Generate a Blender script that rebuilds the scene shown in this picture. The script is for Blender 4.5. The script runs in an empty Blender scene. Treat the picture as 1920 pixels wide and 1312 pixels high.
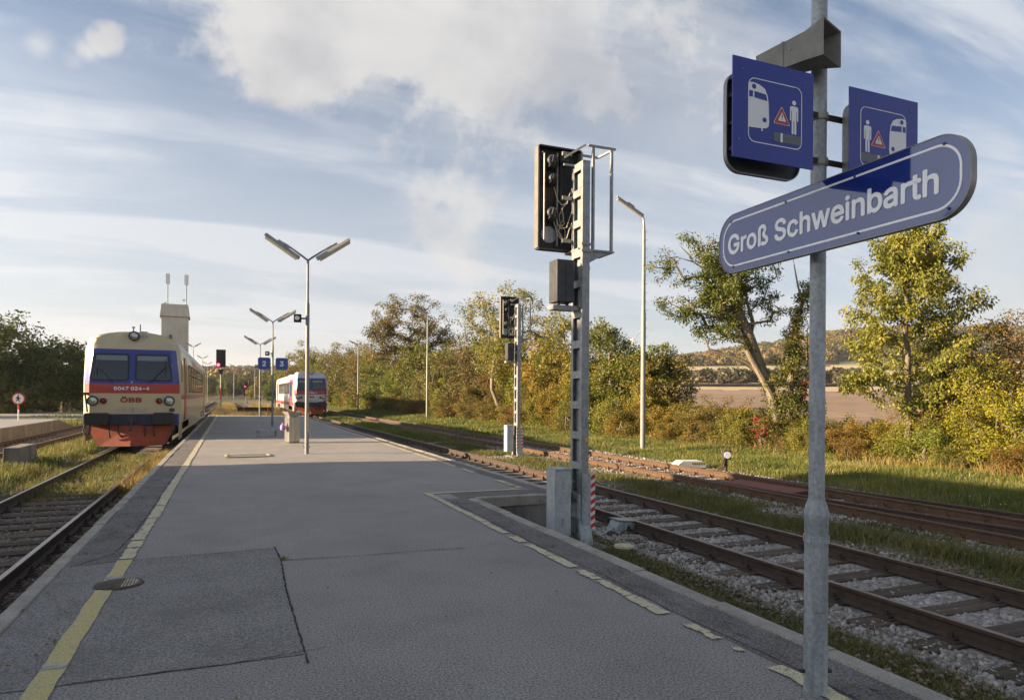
import bpy, math, random
import numpy as np
from mathutils import Vector, Matrix
rad = math.radians
# ------------------------------------------------------------------ camera, sky, sun, exposure
S = bpy.context.scene
COL = S.collection
cd = bpy.data.cameras.new('camera'); cam = bpy.data.objects.new('camera', cd); COL.objects.link(cam)
S.camera = cam
YAW, ROLL, CAMH = rad(22.4), rad(0.35), 1.50
cam.matrix_world = Matrix.Translation((0, 0, CAMH)) @ Matrix.Rotation(-YAW, 4, 'Z') @ Matrix.Rotation(rad(90), 4, 'X') @ Matrix.Rotation(ROLL, 4, 'Z')
cd.sensor_fit = 'HORIZONTAL'; cd.sensor_width = 36; cd.lens = 24.0
cd.shift_y = (742.0 - 656.0) / 1920.0
cd.clip_start = 0.05; cd.clip_end = 6000
S.render.resolution_x, S.render.resolution_y = 1024, 699

SUN_EL, SUN_AZ = 14.5, 280.0          # azimuth clockwise from +Y (track direction)
W = bpy.data.worlds.new('World'); S.world = W; W.use_nodes = True
nt = W.node_tree; N = nt.nodes; L = nt.links; N.clear()
def wn(t, **k):
    n = N.new(t)
    for a, b in k.items(): setattr(n, a, b)
    return n
def wmath(op, a, b=None, c=None):
    n = wn('ShaderNodeMath', operation=op)
    for i, v in enumerate((a, b, c)):
        if v is None: continue
        if isinstance(v, (int, float)): n.inputs[i].default_value = v
        else: L.new(v, n.inputs[i])
    return n.outputs[0]
def wramp(v, a, b, smooth=True):
    n = wn('ShaderNodeMapRange', interpolation_type='SMOOTHSTEP' if smooth else 'LINEAR')
    n.inputs['From Min'].default_value = a; n.inputs['From Max'].default_value = b
    L.new(v, n.inputs['Value']); return n.outputs['Result']
sky = wn('ShaderNodeTexSky', sky_type='NISHITA', sun_disc=False)
sky.sun_elevation = rad(SUN_EL); sky.sun_rotation = rad(SUN_AZ)
sky.air_density = 1.0; sky.dust_density = 1.5; sky.ozone_density = 2.0; sky.altitude = 200
tc = wn('ShaderNodeTexCoord'); D = tc.outputs['Generated']
sep = wn('ShaderNodeSeparateXYZ'); L.new(D, sep.inputs[0])
zc = wmath('MAXIMUM', sep.outputs[2], 0.0)
den = wmath('ADD', zc, 0.16)
px_ = wmath('DIVIDE', sep.outputs[0], den); py_ = wmath('DIVIDE', sep.outputs[1], den)
cmb = wn('ShaderNodeCombineXYZ'); L.new(px_, cmb.inputs[0]); L.new(py_, cmb.inputs[1])
def wnoise(scale, detail, rough, rot=0.0, sx=1.0, sy=1.0, off=(0, 0, 0), dist=0.0, vec=None):
    m = wn('ShaderNodeMapping'); m.inputs['Rotation'].default_value = (0, 0, rot)
    m.inputs['Scale'].default_value = (sx, sy, 1); m.inputs['Location'].default_value = off
    L.new(vec or cmb.outputs[0], m.inputs['Vector'])
    n = wn('ShaderNodeTexNoise'); n.inputs['Scale'].default_value = scale; n.inputs['Detail'].default_value = detail
    n.inputs['Roughness'].default_value = rough; n.inputs['Distortion'].default_value = dist
    L.new(m.outputs[0], n.inputs['Vector']); return n.outputs['Fac']
# thin streaked high cloud over most of the sky
cir = wnoise(1.0, 9, 0.60, rot=rad(-38), sx=0.55, sy=2.3, dist=0.7, off=(3.1, 1.7, 0))
veil = wnoise(0.75, 6, 0.55, rot=rad(-30), sx=0.8, sy=1.6, dist=0.4, off=(7.3, 2.2, 0))
cirm = wmath('MULTIPLY', wramp(cir, 0.39, 0.66), wramp(veil, 0.28, 0.60))
low = wramp(sep.outputs[2], 0.52, 0.16)                     # more veil towards the horizon
cirm = wmath('ADD', wmath('MULTIPLY', cirm, 0.90), wmath('ADD', wmath('MULTIPLY', low, 0.50), 0.02))
# soft cumulus patches at fixed places of the sky, broken up by noise
cn = wnoise(3.2, 9, 0.55, vec=D, off=(0.3, 0.9, 0.4), dist=0.3)
cn2 = wnoise(9.0, 6, 0.6, vec=D)
cnn = wmath('ADD', wmath('MULTIPLY', cn, 0.62), wmath('ADD', wmath('MULTIPLY', cn2, 0.26), wmath('MULTIPLY', wnoise(24, 7, .7, vec=D), .16)))
cns = wmath('ADD', wmath('MULTIPLY', wnoise(11, 4, 0.5, vec=D, off=(5, .9, .4), dist=.4), .7), wmath('MULTIPLY', wnoise(30, 5, 0.6, vec=D), .3))
def pixdir(x, y):
    u, v = x - 960.0, 742.0 - y
    c, s = math.cos(ROLL), math.sin(ROLL)
    u, v = u * c - v * s, u * s + v * c
    d = Vector((math.cos(YAW) * u + math.sin(YAW) * 1280, -math.sin(YAW) * u + math.cos(YAW) * 1280, v))
    return d.normalized()
cum = None
for (x, y, r, soft, st) in ((830, 50, .16, .05, 1.0), (600, 55, .12, .035, 1.0), (1000, 100, .12, .07, .85), (720, -60, .17, .05, 1.0), (900, -120, .30, .08, .8),
                            (212, 74, .018, .010, 1.0), (190, 84, .016, .010, 1.0), (165, 98, .014, .012, .9), (140, 118, .010, .014, .5), (70, 80, .014, .014, .55), (1110, 215, .08, .07, .35), (870, 205, .08, .06, .4), (1900, 505, .08, .05, .45), (1180, 120, .20, .14, .4), (700, 120, .08, .06, .7)):
    d = pixdir(x, y)
    vm = wn('ShaderNodeVectorMath', operation='DISTANCE'); L.new(D, vm.inputs[0]); vm.inputs[1].default_value = d
    dd = wmath('ADD', vm.outputs['Value'], wmath('MULTIPLY', wmath('SUBTRACT', 0.5, cnn), r * 4.3)) if r > .06 else wmath('ADD', vm.outputs['Value'], wmath('MULTIPLY', wmath('SUBTRACT', 0.5, cns), r * 4.5))
    m = wmath('MULTIPLY', wramp(dd, r + soft * .5, r - soft), st)
    cum = m if cum is None else wmath('MAXIMUM', cum, m)
def wmix(f, a, b, blend='MIX'):
    n = wn('ShaderNodeMix', data_type='RGBA', blend_type=blend)
    if isinstance(f, float): n.inputs[0].default_value = f
    else: L.new(f, n.inputs[0])
    for i, v in ((6, a), (7, b)):
        if isinstance(v, tuple): n.inputs[i].default_value = v
        else: L.new(v, n.inputs[i])
    return n.outputs[2]
CIRC = (2.26, 2.42, 2.66, 1); CUMA = (2.7, 2.64, 2.54, 1); CUMB = (1.95, 1.95, 2.0, 1)
tint = wmix(1.0, sky.outputs[0], (.49, .50, .525, 1), 'MULTIPLY')
c1 = wmix(wmath('MINIMUM', cirm, 0.94), tint, CIRC)
shade = wmix(wramp(wnoise(5.5, 7, 0.55, vec=D, off=(1, 2, 3)), 0.42, 0.66), CUMA, CUMB)
c2 = wmix(wmath('MULTIPLY', cum, 0.80), c1, shade)
# forward scattering: thin cloud is brighter and warmer towards the sun
sd_ = Vector((math.sin(rad(SUN_AZ)) * math.cos(rad(SUN_EL)), math.cos(rad(SUN_AZ)) * math.cos(rad(SUN_EL)), math.sin(rad(SUN_EL))))
dt = wn('ShaderNodeVectorMath', operation='DOT_PRODUCT'); L.new(D, dt.inputs[0]); dt.inputs[1].default_value = sd_
gl = wmath('POWER', wmath('MAXIMUM', dt.outputs['Value'], 0.0), 3.0)
gain = wn('ShaderNodeMix', data_type='RGBA'); L.new(gl, gain.inputs[0]); gain.inputs[6].default_value = (1, 1, 1, 1); gain.inputs[7].default_value = (2.45, 2.35, 2.15, 1); gain.clamp_factor = True
c3 = wmix(1.0, c2, gain.outputs[2], 'MULTIPLY')
bg = wn('ShaderNodeBackground'); L.new(c3, bg.inputs[0]); bg.inputs[1].default_value = 0.083
out = wn('ShaderNodeOutputWorld'); L.new(bg.outputs[0], out.inputs[0])

sl = bpy.data.lights.new('sun', 'SUN'); sl.energy = 5.0; sl.angle = rad(0.6); sl.color = (1.0, 0.76, 0.50)
sun = bpy.data.objects.new('sun', sl); COL.objects.link(sun)
a = rad(SUN_AZ); e = rad(SUN_EL)
SD = Vector((math.sin(a) * math.cos(e), math.cos(a) * math.cos(e), math.sin(e)))
sun.rotation_euler = SD.to_track_quat('Z', 'Y').to_euler(); sun.location = (-30, 0, 40)
S.view_settings.view_transform = 'Standard'; S.view_settings.look = 'None'
S.view_settings.exposure = 1.85; S.view_settings.gamma = 1.0
S.render.engine = 'CYCLES'
S.cycles.max_bounces = 5; S.cycles.diffuse_bounces = 3; S.cycles.transparent_max_bounces = 6

# ------------------------------------------------------------------ helpers
random.seed(5); rng = np.random.default_rng(11)
MATS = {}
def mat(name, c, rough=0.8, metal=0.0, c2=None, scale=8.0, detail=5.0, bump=0.0, bscale=None, spec=0.5, coat=0.0, lo=0.35, hi=0.65, obj=True, emit=None, speck=None, stretch=(1,1,1), worn=None, objrand=0.0):
    m = bpy.data.materials.new(name); m.use_nodes = True; t = m.node_tree; n = t.nodes; l = t.links
    b = n['Principled BSDF']; b.inputs['Roughness'].default_value = rough; b.inputs['Metallic'].default_value = metal
    b.inputs['Specular IOR Level'].default_value = spec; b.inputs['Coat Weight'].default_value = coat
    b.inputs['Base Color'].default_value = (*c, 1)
    co = n.new('ShaderNodeTexCoord'); mp = n.new('ShaderNodeMapping'); l.new(co.outputs['Object'], mp.inputs[0]); mp.inputs['Scale'].default_value = stretch
    if c2 is not None:
        tx = n.new('ShaderNodeTexNoise'); tx.inputs['Scale'].default_value = scale; tx.inputs['Detail'].default_value = detail; tx.inputs['Roughness'].default_value = .65
        l.new(mp.outputs[0], tx.inputs['Vector'])
        r = n.new('ShaderNodeMapRange'); r.inputs['From Min'].default_value = lo; r.inputs['From Max'].default_value = hi; l.new(tx.outputs['Fac'], r.inputs['Value'])
        x = n.new('ShaderNodeMix'); x.data_type = 'RGBA'; l.new(r.outputs[0], x.inputs[0]); x.inputs[6].default_value = (*c, 1); x.inputs[7].default_value = (*c2, 1)
        outc = x.outputs[2]
        if speck:
            t3 = n.new('ShaderNodeTexNoise'); t3.inputs['Scale'].default_value = speck[0]; t3.inputs['Detail'].default_value = 3; l.new(co.outputs['Object'], t3.inputs['Vector'])
            r3 = n.new('ShaderNodeMapRange'); r3.inputs['From Min'].default_value = .3; r3.inputs['From Max'].default_value = .7; r3.inputs['To Min'].default_value = 1 - speck[1]; r3.inputs['To Max'].default_value = 1 + speck[1]; l.new(t3.outputs['Fac'], r3.inputs['Value'])
            x3 = n.new('ShaderNodeVectorMath'); x3.operation = 'SCALE'; l.new(outc, x3.inputs[0]); l.new(r3.outputs[0], x3.inputs['Scale']); outc = x3.outputs[0]
        if worn:      # (scale, threshold, colour): patches where the coat is gone or the ground is stained
            t4 = n.new('ShaderNodeTexNoise'); t4.inputs['Scale'].default_value = worn[0]; t4.inputs['Detail'].default_value = 8; t4.inputs['Roughness'].default_value = .7; l.new(co.outputs['Object'], t4.inputs['Vector'])
            r4 = n.new('ShaderNodeMapRange'); r4.inputs['From Min'].default_value = worn[1]; r4.inputs['From Max'].default_value = worn[1] + worn[3]; r4.inputs['To Max'].default_value = worn[4]; l.new(t4.outputs['Fac'], r4.inputs['Value'])
            x4 = n.new('ShaderNodeMix'); x4.data_type = 'RGBA'; l.new(r4.outputs[0], x4.inputs[0]); l.new(outc, x4.inputs[6]); x4.inputs[7].default_value = (*worn[2], 1); outc = x4.outputs[2]
        if objrand:
            oi = n.new('ShaderNodeObjectInfo'); r5_ = n.new('ShaderNodeMapRange'); r5_.inputs['To Min'].default_value = 1 - objrand; r5_.inputs['To Max'].default_value = 1 + objrand; l.new(oi.outputs['Random'], r5_.inputs['Value'])
            x5 = n.new('ShaderNodeVectorMath'); x5.operation = 'SCALE'; l.new(outc, x5.inputs[0]); l.new(r5_.outputs[0], x5.inputs['Scale']); outc = x5.outputs[0]
        l.new(outc, b.inputs['Base Color'])
    if bump:
        t2 = n.new('ShaderNodeTexNoise'); t2.inputs['Scale'].default_value = bscale or scale * 3; t2.inputs['Detail'].default_value = 4; l.new(co.outputs['Object'], t2.inputs['Vector'])
        bp = n.new('ShaderNodeBump'); bp.inputs['Strength'].default_value = bump; bp.inputs['Distance'].default_value = 0.02; l.new(t2.outputs['Fac'], bp.inputs['Height']); l.new(bp.outputs[0], b.inputs['Normal'])
    if emit:
        b.inputs['Emission Color'].default_value = (*emit[0], 1); b.inputs['Emission Strength'].default_value = emit[1]
    MATS[name] = m; return m
GR = (1.24, 1.22, 1.05)
def leafmat(name, cols, trans=0.35, nscale=0.5, nmix=0.45):
    """foliage: colour per leaf from a ramp, shifted in clumps by noise, tinted per object"""
    m = bpy.data.materials.new(name); m.use_nodes = True; t = m.node_tree; n = t.nodes; l = t.links
    b = n['Principled BSDF']; b.inputs['Roughness'].default_value = .55; b.inputs['Specular IOR Level'].default_value = .35
    g = n.new('ShaderNodeNewGeometry'); co = n.new('ShaderNodeTexCoord')
    tx = n.new('ShaderNodeTexNoise'); tx.inputs['Scale'].default_value = nscale; tx.inputs['Detail'].default_value = 2; l.new(co.outputs['Object'], tx.inputs['Vector'])
    r = n.new('ShaderNodeMapRange'); r.inputs['From Min'].default_value = .3; r.inputs['From Max'].default_value = .7; l.new(tx.outputs['Fac'], r.inputs['Value'])
    mx = n.new('ShaderNodeMix'); mx.data_type = 'FLOAT'; mx.inputs[0].default_value = nmix; l.new(g.outputs['Random Per Island'], mx.inputs[2]); l.new(r.outputs[0], mx.inputs[3])
    cr = n.new('ShaderNodeValToRGB'); cr.color_ramp.interpolation = 'LINEAR'; els = cr.color_ramp.elements
    while len(els) < len(cols): els.new(0.5)
    for i, (p, c) in enumerate(cols):
        if not name.startswith(('stone', 'litter')): c = (c[0]*GR[0], c[1]*GR[1], c[2]*GR[2])
        els[i].position = p; els[i].color = (*c, 1)
    l.new(mx.outputs[0], cr.inputs[0])
    oi = n.new('ShaderNodeObjectInfo'); mu = n.new('ShaderNodeMix'); mu.data_type = 'RGBA'; mu.blend_type = 'MULTIPLY'; mu.inputs[0].default_value = 1
    l.new(cr.outputs[0], mu.inputs[6]); l.new(oi.outputs['Color'], mu.inputs[7])
    l.new(mu.outputs[2], b.inputs['Base Color'])
    tr = n.new('ShaderNodeBsdfTranslucent'); l.new(mu.outputs[2], tr.inputs[0]); ms = n.new('ShaderNodeMixShader'); ms.inputs[0].default_value = trans
    l.new(b.outputs[0], ms.inputs[1]); l.new(tr.outputs[0], ms.inputs[2]); l.new(ms.outputs[0], n['Material Output'].inputs[0])
    MATS[name] = m; return m

class MB:
    def __init__(s, M=None): s.v = []; s.f = []; s.m = []; s.M = M
    def add(s, vs, fs, mi=0):
        b = len(s.v)
        for p in vs:
            p = Vector(p); s.v.append(tuple(s.M @ p) if s.M else tuple(p))
        for f in fs: s.f.append(tuple(b + i for i in f)); s.m.append(mi)
        return s
    def box(s, x0, x1, y0, y1, z0, z1, mi=0):
        return s.add([(x0,y0,z0),(x1,y0,z0),(x1,y1,z0),(x0,y1,z0),(x0,y0,z1),(x1,y0,z1),(x1,y1,z1),(x0,y1,z1)],
                     [(0,3,2,1),(4,5,6,7),(0,1,5,4),(1,2,6,5),(2,3,7,6),(3,0,4,7)], mi)
    def cyl(s, p0, p1, r0, r1=None, n=12, mi=0, caps=True):
        r1 = r0 if r1 is None else r1
        p0 = Vector(p0); p1 = Vector(p1); d = (p1 - p0).normalized()
        u = d.orthogonal().normalized(); w = d.cross(u)
        vs = []
        for p, r in ((p0, r0), (p1, r1)):
            for i in range(n):
                a = 2 * math.pi * i / n; vs.append(p + u * (r * math.cos(a)) + w * (r * math.sin(a)))
        fs = [(i, (i+1) % n, n + (i+1) % n, n + i) for i in range(n)]
        if caps: fs += [tuple(range(n))[::-1], tuple(range(n, 2*n))]
        return s.add(vs, fs, mi)
    def tube(s, pts, r, n=8, mi=0):
        pts = [Vector(p) for p in pts]; rs = r if isinstance(r, (list, tuple)) else [r] * len(pts)
        vs = []; u = None
        for i, p in enumerate(pts):
            d = (pts[min(i+1, len(pts)-1)] - pts[max(i-1, 0)]).normalized()
            u = d.orthogonal().normalized() if u is None else (u - d * u.dot(d)).normalized()
            w = d.cross(u)
            for k in range(n):
                a = 2 * math.pi * k / n; vs.append(p + u * (rs[i] * math.cos(a)) + w * (rs[i] * math.sin(a)))
        fs = []
        for i in range(len(pts) - 1):
            for k in range(n): fs.append((i*n+k, i*n+(k+1) % n, (i+1)*n+(k+1) % n, (i+1)*n+k))
        fs += [tuple(range(n))[::-1], tuple(range((len(pts)-1)*n, len(pts)*n))]
        return s.add(vs, fs, mi)
    def prism(s, poly, y0, y1, mi=0, axis='y'):
        """poly in (x,z) extruded along y (axis='y'), in (y,z) along x, or in (x,y) along z"""
        n = len(poly)
        def P(a, b, c): return {'y': (a, c, b), 'x': (c, a, b), 'z': (a, b, c)}[axis]
        vs = [P(a, b, y0) for a, b in poly] + [P(a, b, y1) for a, b in poly]
        fs = [(i, (i+1) % n, n + (i+1) % n, n + i) for i in range(n)] + [tuple(range(n))[::-1], tuple(range(n, 2*n))]
        return s.add(vs, fs, mi)
    def lathe(s, prof, c=(0,0,0), ax='z', n=20, mi=0):
        vs = []
        for r, h in prof:
            for k in range(n):
                a = 2*math.pi*k/n; x, y = r*math.cos(a), r*math.sin(a)
                q = (x, y, h) if ax == 'z' else (x, h, y) if ax == 'y' else (h, x, y)
                vs.append((c[0]+q[0], c[1]+q[1], c[2]+q[2]))
        fs = [(i*n+k, i*n+(k+1) % n, (i+1)*n+(k+1) % n, (i+1)*n+k) for i in range(len(prof)-1) for k in range(n)]
        fs += [tuple(range(n))[::-1], tuple(range((len(prof)-1)*n, len(prof)*n))]
        return s.add(vs, fs, mi)
    def build(s, name, mats, parent=None, smooth=False, bevel=0):
        me = bpy.data.meshes.new(name); me.from_pydata(s.v, [], s.f)
        if not isinstance(mats, (list, tuple)): mats = [mats]
        for m in mats: me.materials.append(MATS[m] if isinstance(m, str) else m)
        if len(mats) > 1: me.polygons.foreach_set('material_index', s.m)
        import bmesh
        bm = bmesh.new(); bm.from_mesh(me); bmesh.ops.recalc_face_normals(bm, faces=bm.faces); bm.to_mesh(me); bm.free()
        if smooth:
            me.polygons.foreach_set('use_smooth', [True]*len(me.polygons))
            try: me.set_sharp_from_angle(angle=rad(38))
            except Exception: pass
        me.update()
        o = bpy.data.objects.new(name, me); COL.objects.link(o)
        if parent: o.parent = parent
        if bevel:
            bv = o.modifiers.new('bevel', 'BEVEL'); bv.width = bevel; bv.segments = 2; bv.limit_method = 'ANGLE'; bv.angle_limit = rad(40)
        return o
def thing(name, label, cat, loc=(0,0,0), rz=0.0, group=None):
    o = bpy.data.objects.new(name, None); COL.objects.link(o); o.empty_display_size = .2
    o.location = loc; o.rotation_euler = (0, 0, rz); o['label'] = label; o['category'] = cat
    if group: o['group'] = group
    return o
def tag(o, label, cat, group=None):
    o['label'] = label; o['category'] = cat
    if group: o['group'] = group
    return o
def struct(o, kind='structure', label=None):
    o['kind'] = kind
    if label: o['label'] = label
    return o
def dup(root, loc=None, rz=None, label=None, group=None, scale=None):
    def cp(o, par):
        c = o.copy(); COL.objects.link(c)
        if par: c.parent = par
        for k in list(o.children): cp(k, c)
        return c
    r = cp(root, None)
    if loc is not None: r.location = loc
    if rz is not None: r.rotation_euler = (0, 0, rz)
    if scale is not None: r.scale = scale if isinstance(scale, tuple) else (scale,)*3
    if label: r['label'] = label
    if group: r['group'] = group
    return r
def npmesh(name, V, F, mats, parent=None, mi=None, smooth=False):
    """V (n,3), F (m,k) arrays -> one mesh object"""
    me = bpy.data.meshes.new(name); V = np.asarray(V, np.float32); F = np.asarray(F, np.int32); k = F.shape[1]
    me.vertices.add(len(V)); me.vertices.foreach_set('co', V.ravel())
    me.loops.add(F.size); me.loops.foreach_set('vertex_index', F.ravel())
    me.polygons.add(len(F)); me.polygons.foreach_set('loop_start', np.arange(0, F.size, k, dtype=np.int32))
    if not isinstance(mats, (list, tuple)): mats = [mats]
    for m in mats: me.materials.append(MATS[m])
    if mi is not None: me.polygons.foreach_set('material_index', np.asarray(mi, np.int32))
    if smooth: me.polygons.foreach_set('use_smooth', np.ones(len(F), bool))
    me.update(calc_edges=True); me.validate()
    o = bpy.data.objects.new(name, me); COL.objects.link(o)
    if parent: o.parent = parent
    return o
try:
    import os
    UIFONT = bpy.data.fonts.load(os.path.join(bpy.utils.system_resource('DATAFILES'), 'fonts', 'Inter.woff2'))   # Blender's own interface font
except Exception: UIFONT = None
def text_mesh(txt, size, offset=0.0, extrude=0.0, align='CENTER', sx=1.0):
    """mesh data of lettering in the local xy plane"""
    c = bpy.data.curves.new('t', 'FONT'); c.body = txt
    if UIFONT: c.font = UIFONT
    c.resolution_u = 4; c.size = size; c.offset = offset; c.extrude = extrude; c.align_x = align; c.align_y = 'CENTER'; c.resolution_u = 3
    o = bpy.data.objects.new('t', c); COL.objects.link(o)
    dg = bpy.context.evaluated_depsgraph_get(); dg.update()
    me = bpy.data.meshes.new_from_object(o.evaluated_get(dg))
    bpy.data.objects.remove(o); bpy.data.curves.remove(c)
    for v in me.vertices: v.co.x *= sx
    return me
def embolden(me, d, n=8):
    V = [v.co.copy() for v in me.vertices]; F = [tuple(p.vertices) for p in me.polygons]; vs = []; fs = []
    for k in range(n):
        a = 2*math.pi*k/n; b = len(vs); vs += [(v.x + d*math.cos(a), v.y + d*math.sin(a), k) for v in V]; fs += [tuple(b+i for i in f) for f in F]
    m2 = bpy.data.meshes.new('lettering'); m2.from_pydata(vs, [], fs); return m2
def lettering(name, txt, size, m, parent, fn, offset=0.0, sx=1.0):
    """fn maps local (x, z) of the lettering to a point of the surface it stands on"""
    me = embolden(text_mesh(txt, size, sx=sx), offset)
    for v in me.vertices:
        k = v.co.z; p = Vector(fn(v.co.x, v.co.y)); p.y -= k * .0004; v.co = p
    me.materials.clear(); me.materials.append(MATS[m]); me.name = name
    o = bpy.data.objects.new(name, me); COL.objects.link(o); o.parent = parent
    return o
def rrect(x0, x1, z0, z1, r, n=6):
    p = []
    for cx, cz, a0 in ((x1-r, z1-r, 0), (x0+r, z1-r, 90), (x0+r, z0+r, 180), (x1-r, z0+r, 270)):
        for i in range(n+1):
            a = rad(a0 + 90*i/n); p.append((cx + r*math.cos(a), cz + r*math.sin(a)))
    return p
def ring(mb, p_out, p_in, y0, y1, mi=0):
    """closed band between two outlines of equal count in (x,z), with thickness"""
    n = len(p_out)
    vs = [(a, y0, b) for a, b in p_out] + [(a, y0, b) for a, b in p_in] + [(a, y1, b) for a, b in p_out] + [(a, y1, b) for a, b in p_in]
    fs = []
    for i in range(n):
        j = (i+1) % n
        fs += [(i, j, n+j, n+i), (2*n+i, 2*n+j, 3*n+j, 3*n+i), (i, j, 2*n+j, 2*n+i), (n+i, n+j, 3*n+j, 3*n+i)]
    mb.add(vs, fs, mi)

# ------------------------------------------------------------------ materials
mat('asphalt', (.225,.208,.192), .78, c2=(.31,.288,.268), scale=1.1, detail=9, bump=.9, bscale=110, lo=.3, hi=.7, speck=(75,.62), spec=.45, worn=(.55,.52,(.15,.14,.132),.14,.55))
mat('asphalt_patch', (.19,.178,.168), .85, c2=(.25,.235,.22), scale=1.6, detail=9, bump=.9, bscale=110, lo=.3, hi=.7, speck=(80,.60), spec=.4, worn=(.9,.50,(.13,.122,.115),.16,.6))
mat('asphalt_old', (.115,.103,.096), .9, c2=(.19,.172,.162), scale=2.3, detail=10, bump=.8, bscale=120, lo=.32, hi=.66, speck=(70,.65), spec=.3)
mat('kerb_concrete', (.20,.185,.155), .9, c2=(.34,.31,.265), scale=3.2, detail=10, bump=.6, bscale=70, lo=.32, hi=.62, speck=(110,.35))
mat('wall_concrete', (.085,.082,.075), .92, c2=(.22,.205,.18), scale=2.0, detail=10, bump=.5, bscale=40, lo=.3, hi=.66, stretch=(1,1,.35))
mat('pale_paint', (.40,.39,.34), .8, c2=(.28,.27,.25), scale=14, worn=(24,.5,(.19,.18,.17),.06,.9))
mat('yellow_paint', (.46,.375,.13), .8, c2=(.40,.345,.19), scale=11, detail=8, bump=.25, bscale=140, lo=.40, hi=.60, speck=(90,.25), worn=(26,.60,(.20,.19,.18),.05,.9))
mat('cream_paint', (.52,.46,.28), .8, c2=(.42,.38,.27), scale=9, detail=8, bump=.3, bscale=140, lo=.4, hi=.62, speck=(90,.25), worn=(22,.56,(.17,.155,.14),.04,.95))
mat('crack', (.018,.017,.016), 1.0)
mat('rust', (.040,.029,.022), .85, c2=(.075,.044,.028), scale=9, detail=8, bump=.4, bscale=60)
mat('rust_orange', (.11,.062,.030), .85, c2=(.07,.038,.022), scale=6, detail=8, bump=.4, bscale=60)
mat('rail_top_dull', (.17,.13,.10), .45, .6, c2=(.26,.21,.17), scale=5)
mat('rail_top_bright', (.30,.28,.25), .35, .9, c2=(.2,.17,.14), scale=5)
mat('rail_top_rust', (.12,.072,.042), .7, .1, c2=(.08,.046,.028), scale=6)
mat('old_wood', (.036,.025,.016), .95, c2=(.105,.075,.050), scale=5, detail=9, bump=.9, bscale=30, lo=.35, hi=.65, stretch=(.25,3,1), objrand=.4)
mat('stone', (.24,.22,.20), .9, c2=(.44,.41,.38), scale=2.2, detail=3, lo=.35, hi=.65)
mat('ballast_fill', (.15,.135,.12), 1, c2=(.38,.35,.32), scale=20, detail=5, bump=1.0, bscale=34, lo=.40, hi=.62)
mat('ballast_dark', (.08,.058,.04), 1, c2=(.22,.17,.12), scale=16, detail=7, bump=1.0, bscale=30, lo=.40, hi=.66)
mat('soil_grass', (.055,.065,.02), 1, c2=(.12,.10,.045), scale=.9, detail=9, bump=.8, bscale=14, lo=.35, hi=.65, speck=(9,.4))
mat('plough', (.17,.105,.062), 1, c2=(.235,.155,.095), scale=.03, detail=9, bump=.7, bscale=2, lo=.35, hi=.65, speck=(.6,.25))
mat('stubble', (.36,.27,.15), 1, c2=(.45,.35,.21), scale=.05, detail=9, lo=.35, hi=.65)
mat('vineyard', (.12,.14,.03), 1, c2=(.32,.26,.06), scale=.10, detail=5, lo=.42, hi=.58, stretch=(.15,1,1))
mat('forest_floor', (.05,.05,.018), 1, c2=(.10,.075,.03), scale=.03)
mat('road', (.20,.195,.19), .9, c2=(.26,.25,.24), scale=.6, detail=7)
mat('galv', (.22,.235,.24), .5, .45, c2=(.32,.33,.335), scale=7, detail=9, bump=.12, bscale=40, lo=.35, hi=.62, speck=(26,.14))
mat('galv_light', (.24,.235,.22), .5, .35, c2=(.33,.32,.29), scale=9, detail=8, bump=.1, bscale=40, speck=(30,.12))
mat('rim_metal', (.13,.125,.105), .6, .2, c2=(.18,.17,.145), scale=9)
mat('cabinet_zinc', (.34,.37,.385), .55, .15, c2=(.44,.47,.48), scale=7, detail=9, bump=.1, bscale=40, lo=.35, hi=.62, speck=(26,.12))
mat('galv_weathered', (.24,.265,.275), .6, .2, c2=(.40,.43,.44), scale=14, detail=10, bump=.2, bscale=40, lo=.36, hi=.62, speck=(50,.2), stretch=(1,1,.22), worn=(5,.60,(.13,.11,.09),.12,.6))
mat('pole_paint', (.19,.20,.19), .6, .1, c2=(.25,.25,.232), scale=6, detail=7, lo=.4, hi=.65)
mat('dark_metal', (.035,.038,.042), .55, .3, c2=(.06,.062,.066), scale=9)
mat('black', (.012,.012,.013), .6)
mat('black_panel', (.02,.021,.022), .7, c2=(.035,.034,.032), scale=14)
mat('dark_glass', (.02,.026,.03), .06, 0, spec=.8)
mat('rubber', (.02,.02,.021), .75, c2=(.035,.034,.033), scale=10)
mat('sign_blue', (.008,.022,.25), .3, c2=(.010,.026,.27), scale=3, coat=0, spec=.5)
mat('name_blue', (.014,.034,.21), .045, c2=(.018,.038,.22), scale=3, spec=.75, coat=.22)
mat('name_white', (.92,.92,.92), .08, spec=.6, coat=.1)
mat('sign_white', (.78,.78,.78), .35)
mat('sign_grey', (.10,.12,.13), .4)
mat('sign_red', (.45,.02,.02), .35)
mat('sign_light_blue', (.03,.07,.30), .35, c2=(.035,.08,.33), scale=3)
mat('white', (.72,.71,.68), .6, c2=(.60,.58,.54), scale=12, detail=6)
mat('red_paint', (.55,.025,.03), .55, c2=(.34,.03,.03), scale=12)
mat('speaker_grey', (.17,.165,.145), .6, c2=(.24,.23,.20), scale=9, detail=7)
mat('steel', (.50,.49,.46), .28, .9, c2=(.38,.37,.34), scale=6, stretch=(1,1,.2))
mat('red_lamp', (.5,.01,.02), .4, emit=((1,.03,.05), 5))
mat('red_lens', (.25,.01,.012), .12)
mat('clear_lens', (.42,.44,.42), .1, .6)
mat('cable', (.42,.38,.30), .6)
mat('yellow_sign', (.62,.45,.03), .5)
mat('lamp_cover', (.50,.48,.40), .25, c2=(.40,.37,.28), scale=8)
mat('silo_cladding', (.43,.40,.35), .75, c2=(.54,.50,.44), scale=.6, detail=6, stretch=(1,1,.3))
mat('brick_wall', (.36,.27,.2), .9, c2=(.28,.22,.17), scale=2)
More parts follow.
